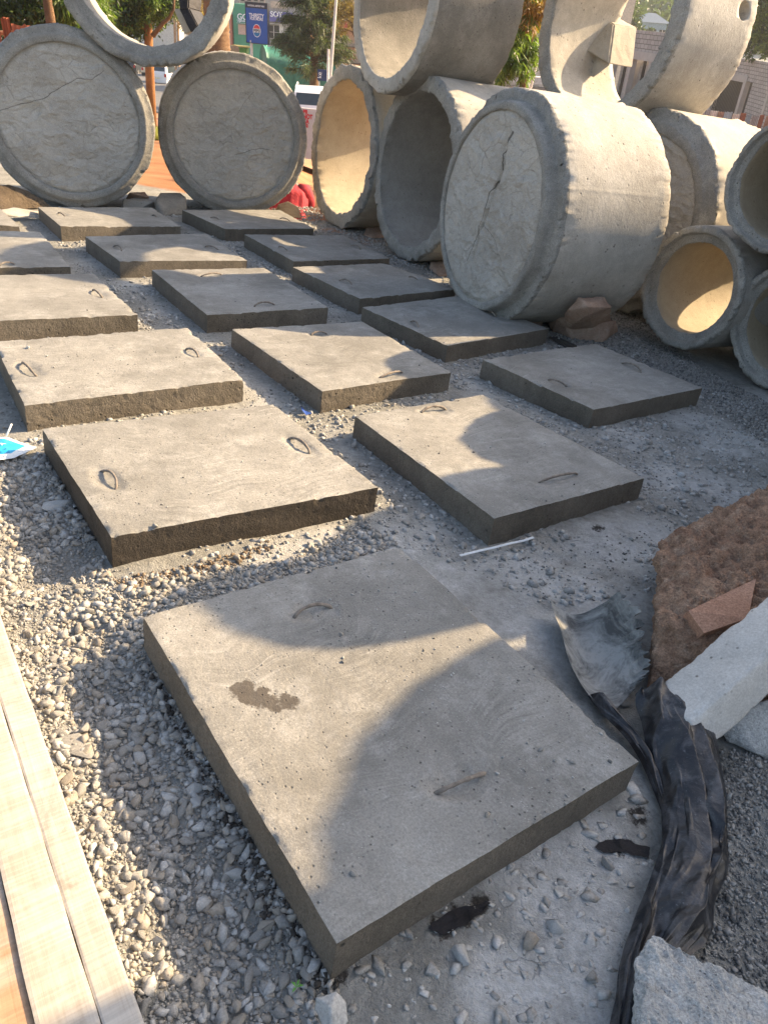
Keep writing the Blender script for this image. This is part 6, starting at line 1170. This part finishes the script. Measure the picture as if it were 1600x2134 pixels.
# ---- greenery between the upper pipes
tree(1075, 60, 13.5, 'bright green feathery tree showing between the two upper pipes', [(1090, 260, .07), (1092, 150, .06), (1095, 60, .05)], [(1075, 60, 0, .30, .4, .34), (1100, 20, .1, .24, .4, .3), (1060, 110, 0, .30, .4, .26), (1095, 100, 0, .26, .4, .3), (1045, 150, 0, .24, .3, .16), (1085, 150, .1, .2, .3, .15), (1110, -10, .2, .3, .3, .3)], 5200, .15, .026, 'leaf_light', seed=21, droop=1.0, limbs=3,
     extra=([(1105, 25, -.3, .20, .2, .28), (1120, 0, -.2, .16, .2, .2), (1085, 10, -.2, .12, .2, .12)], 600, 'leaf_orange'))
r = groot('grey_post', 1118, 30, 'grey post standing just left of the chamber ring', 'post'); mb = MB(); a = lc(r, 1121, 100, 30); mb.tube([(0, 0, -.3), (a[0], 0, a[2])], .07, 10); mb.build('post', M['pole'], r)
b = building(1080, 48, 'low grey wall with dark gaps behind the bright green tree', cat='wall', name='low_wall'); rect(b, 'wall', 960, 1230, 168, 230, 48, .6, M['wall_grey'], base=True); rect(b, 'shade_strip', 1050, 1120, 172, 178, 48, .1, M['dark_open'], .06); rect(b, 'coping', 960, 1230, 160, 168, 48, 1.0, M['white_frame'], .3)  # dark strip on the solid wall paints the shade of its gaps
b = building(1180, 110, 'tan apartment wall far behind the bright green tree'); rect(b, 'wall', 1000, 1290, -120, 150, 110, 8, M['wall_cream'], base=True)
for x in range(1010, 1280, 26):
    for y in (-40, 0, 45, 90): rect(b, 'window', x, x+11, y, y+18, 110, .2, M['dark_open'], .1)
# ---- unfinished block building (right)
def block_mat():
    m, nt, bs = newmat('block_wall'); tc = N(nt, 'ShaderNodeTexCoord'); mp = N(nt, 'ShaderNodeMapping'); mp.inputs['Rotation'].default_value = (math.pi/2, 0, 0); nt.links.new(tc.outputs['Object'], mp.inputs[0])
    br = N(nt, 'ShaderNodeTexBrick'); br.inputs['Scale'].default_value = 1.0; br.inputs['Brick Width'].default_value = .42; br.inputs['Row Height'].default_value = .22; br.inputs['Mortar Size'].default_value = .018
    br.inputs['Color1'].default_value = (.42, .40, .38, 1); br.inputs['Color2'].default_value = (.33, .32, .30, 1); br.inputs['Mortar'].default_value = (.16, .15, .14, 1); nt.links.new(mp.outputs[0], br.inputs[0]); nt.links.new(br.outputs[0], bs.inputs['Base Color']); bs.inputs['Roughness'].default_value = .9; return m
M['blocks'] = block_mat(); M['conc_frame'] = plain('concrete_frame', (.42, .40, .37), .85, var=.15, scale=1.5)
def frame_from(pa, pb, drop):
    dv = pb-pa; dv = dv-(dv@UG)*UG; L = np.linalg.norm(dv); dv /= L; yv = np.cross(UG, dv); return pa-UG*drop, Matrix(((dv[0], yv[0], UG[0]), (dv[1], yv[1], UG[1]), (dv[2], yv[2], UG[2]))), L
def bx(name, x0, x1, y0, y1, z0, z1, mat, parent): mb = MB(); mb.box(x0, x1, y0, y1, z0, z1); return mb.build(name, mat, parent)
Pl, Pc = bg(1440, 107, 70), bg(1571, 118, 60); o0, RM, L1 = frame_from(Pl, Pc, 5.2)
b = empty('unfinished_building', o0, 0.0, RM); tag(b, 'unfinished grey block building with a walled corner, right of the chamber ring', 'building', None, 'thing')
bx('parapet', -3, L1, 0, .25, 4.25, 5.2, M['blocks'], b); bx('beam', -3, L1, -.06, .30, 3.85, 4.247, M['conc_frame'], b); bx('floor_slab', -3, L1+.1, -.25, 6, .55, 1.05, M['conc_frame'], b); bx('back_wall', -3, L1, 1.6, 1.8, 1.053, 4.2, M['dark_open'], b); bx('lower_wall', -3, L1, .9, 1.1, -5, .547, M['dark_open'], b)  # near-black back and lower walls carry the shade of the open bays
for x in (L1-.42, L1-4.6, .2): bx('column', x, x+.36, -.04, .32, -5, 3.847, M['conc_frame'], b)
for k in range(17): bx('window_bar', L1-4.1+k*.23, L1-4.06+k*.23, .03, .07, 1.053, 3.847, M['black_trim'], b)
for z in (1.9, 2.9): bx('window_rail', L1-4.1, L1-.45, .072, .10, z, z+.05, M['black_trim'], b)
ex = 11.0
def bx2(name, a0, a1, d0, d1, z0, z1, mat):          # along the second face, which runs to the right from the corner
    mb = MB(); mb.box(a0, a1, d0, d1, z0, z1); o = mb.build(name, mat, b); o.matrix_local = Matrix.Translation((L1, 0, 0)) @ Matrix.Rotation(math.radians(-8), 4, 'Z'); return o
bx2('parapet', .02, ex, 0, .25, 3.95, 5.2, M['blocks']); bx2('block_wall', 1.15, ex, 0, .25, 1.05, 3.947, M['blocks']); bx2('shade_panel', .02, 1.147, .5, .6, 1.05, 3.947, M['dark_open']); bx2('floor_slab', .10, ex, -.2, .4, .55, 1.047, M['conc_frame']); bx2('block_wall', 1.15, ex, .02, .3, -5, .547, M['blocks']); bx2('column', 4.3, 4.65, -.06, -.003, -5, 5.1, M['conc_frame'])  # dark sheet by the corner stands for the shade inside its opening
Pl, Pr = bg(1282, 58, 52), bg(1450, 93, 43); o0, RM, L2 = frame_from(Pl, Pr, 5.0)
b = empty('unfinished_building', o0, 0.0, RM); tag(b, 'open concrete frame of an unfinished block building seen through the chamber ring', 'building', None, 'thing')
bx('parapet', 0, L2, 0, .25, 4.05, 5.0, M['blocks'], b); bx('beam', 0, L2, -.06, .3, 3.65, 4.047, M['conc_frame'], b); bx('floor_slab', 0, L2, -.3, 5, .6, 1.0, M['conc_frame'], b); bx('back_wall', 0, L2, 1.2, 1.4, 1.003, 4.0, M['conc_frame'], b); bx('lower_wall', 0, L2, .8, 1.0, -5, .597, M['blocks'], b)
x = .4
while x < L2-.4:
    bx('column', x, x+.28, -.03, .3, -5, 3.647, M['conc_frame'], b)
    for k in range(5): bx('bay_panel', x+.34+k*.36, x+.60+k*.36, .5, .56, 1.003, 3.647, M['dark_open'] if k % 2 else M['wall_grey'], b)  # black ones put the depth shade of the bays into colour
    x += 2.3
# ---- patchwork sheet fence in front
f = groot('patchwork_fence', 1535, 40, 'patchwork fence of rusty, grey and pale metal sheets below the unfinished building', 'fence'); D = 40
cols = [plain('sheet_rust', (.26, .10, .06), .7, var=.35), plain('sheet_pale', (.52, .49, .46), .6, var=.2), plain('sheet_grey', (.28, .28, .29), .6, var=.2), plain('sheet_blue', (.26, .33, .38), .6, var=.2), plain('sheet_brown', (.30, .20, .15), .7, var=.3)]
x = 1250; i = 0
while x < 1800:
    w_ = random.uniform(11, 17); p0 = lc(f, x, 228+(x-1470)*.085+random.uniform(-2, 2), D); p1 = lc(f, x+w_, 230, D); V, F = folded(p0[0], p1[0]-.01, -.6, p0[2], random.uniform(-.03, .03), 8, .04); mesh_np('metal_sheet', V, F, cols[(i*3+(i//2)) % 5], parent=f); x += w_; i += 1
# ---- far houses and hill greenery on the right
def house(px, D, label, wall, roof, px0, px1, pyr, pye, dz=0):
    r = groot('house', px, D, label, 'house', 'houses on the far hillside'); a = lc(r, px0, pye, D); c = lc(r, px1, pye, D); rg = lc(r, px, pyr, D); Wd = c[0]-a[0]; ze = (a[2]+c[2])/2; zr = rg[2]; xm = (a[0]+c[0])/2
    mb = MB(); mb.box(a[0]+.3, c[0]-.3, 0, Wd*.8, -6, ze); mb.build('wall', wall, r); o_ = Wd*.06; y1 = Wd*.8+o_; mb = MB()
    mb.add([(a[0]-o_, -o_, ze), (c[0]+o_, -o_, ze), (c[0]+o_, y1, ze), (a[0]-o_, y1, ze), (xm-Wd*.12, y1/2, zr), (xm+Wd*.12, y1/2, zr)], [(0, 1, 5, 4), (1, 2, 5), (2, 3, 4, 5), (3, 0, 4), (3, 2, 1, 0)]); mb.build('roof', roof, r)
    h = ze
    for k in (-.3, .05, .34): mb = MB(); mb.box(xm+Wd*k-.5, xm+Wd*k+.5, -.06, .05, h-2.2, h-.9); wv = mb.build('window', M['dark_open'], r); mb = MB(); mb.box(xm+Wd*k-.04, xm+Wd*k+.04, -.10, -.062, h-2.2, h-.9); mb.build('window_bar', M['white_frame'], wv)
M['wall_blue'] = plain('wall_blue', (.22, .30, .36), .8)
house(1362, 150, 'blue-grey house with a hipped blue roof above the unfinished building', M['wall_blue'], M['roof_blue'], 1326, 1392, 27, 47)
house(1334, 210, 'tan house with a grey roof, left of and behind the blue-grey house', M['wall_cream'], M['wall_grey'], 1312, 1356, 6, 18)
house(1380, 230, 'pale house behind the right side of the blue-grey roof', M['white_frame'], M['roof_blue'], 1362, 1410, 8, 22)
house(1322, 300, 'small pale house high on the far hillside', M['white_frame'], M['roof_red'], 1308, 1338, -8, 2)
tree(1300, 40, 120, 'round green tree left of the blue-grey house', None, [(1306, 30, 0, 1.6, 1.6, 2.2), (1316, 60, 0, 1.4, 1.4, 1.4), (1338, 70, 0, 1.2, 1.2, .8)], 3500, .45, .2, 'leaf_mid', seed=31)
tree(1380, 0, 260, 'hazy green trees on the far hillside', None, [(1350, 6, 0, 4, 3, 2), (1375, 0, 0, 4, 3, 2.5), (1395, 8, 0, 4, 3, 2), (1410, 30, -60, 3, 3, 2), (1325, -4, 0, 4, 3, 2)], 4000, .9, .45, 'leaf_mid', seed=32)
tree(1600, 0, 60, 'big bright green tree in the upper right corner', [(1625, 330, .3), (1625, 160, .28), (1620, 80, .2)], [(1590, 20, 0, 1.5, 1.5, 1.5), (1570, 70, 0, .9, 1, .9), (1600, 90, 0, 1.1, 1.2, .9), (1640, 40, 0, 1.8, 1.6, 1.8), (1560, 110, 0, .45, .6, .5), (1585, -40, 0, 1.6, 1.5, 1.3), (1700, 60, 0, 2, 2, 2)], 14000, .26, .11, 'leaf_mid', seed=33, extra=([(1585, 80, -.8, .8, .6, .6), (1575, 30, -.8, .6, .5, .8)], 1600, 'leaf_light'))

P_ = []
for _ in range(900):
    px = random.uniform(1200, 1800); D = random.uniform(170, 420); P_.append(bground(px, D))
V = []; rs = np.random.default_rng(9)
for p in P_:
    n = 26; c = np.array(p)+np.array([0, 0, 2.0]); q = c+rs.normal(size=(n, 3))*np.array([1.8, 1.8, 1.3]); d = rs.normal(size=(n, 3)); d /= np.linalg.norm(d, axis=1, keepdims=True); e = np.cross(d, rs.normal(size=(n, 3))); e /= np.linalg.norm(e, axis=1, keepdims=True); V.append(np.stack([q-d, q+e*.8, q+d, q-e*.8], 1))
V = np.concatenate(V).reshape(-1, 3); o = mesh_np('distant_woods', V, np.arange(len(V)).reshape(-1, 4), M['leaf_mid']); tag(o, kind='stuff')

# ---- the hazy morning air
if HAZE:
    mb = MB(); mb.box(-740, 740, -70, 940, -40, 100); hz = mb.build('haze', []) if False else None
    me = bpy.data.meshes.new('haze'); me.from_pydata(mb.v, [], mb.f); hz = bpy.data.objects.new('haze', me); COL.objects.link(hz)
    m = bpy.data.materials.new('haze'); m.use_nodes = True; nt = m.node_tree; nt.nodes.remove(nt.nodes['Principled BSDF']); pv = nt.nodes.new('ShaderNodeVolumePrincipled'); pv.inputs['Color'].default_value = (.86, .90, .95, 1); pv.inputs['Density'].default_value = HAZE; pv.inputs['Anisotropy'].default_value = .3
    nt.links.new(pv.outputs[0], nt.nodes['Material Output'].inputs['Volume']); me.materials.append(m); tag(hz, kind='stuff')
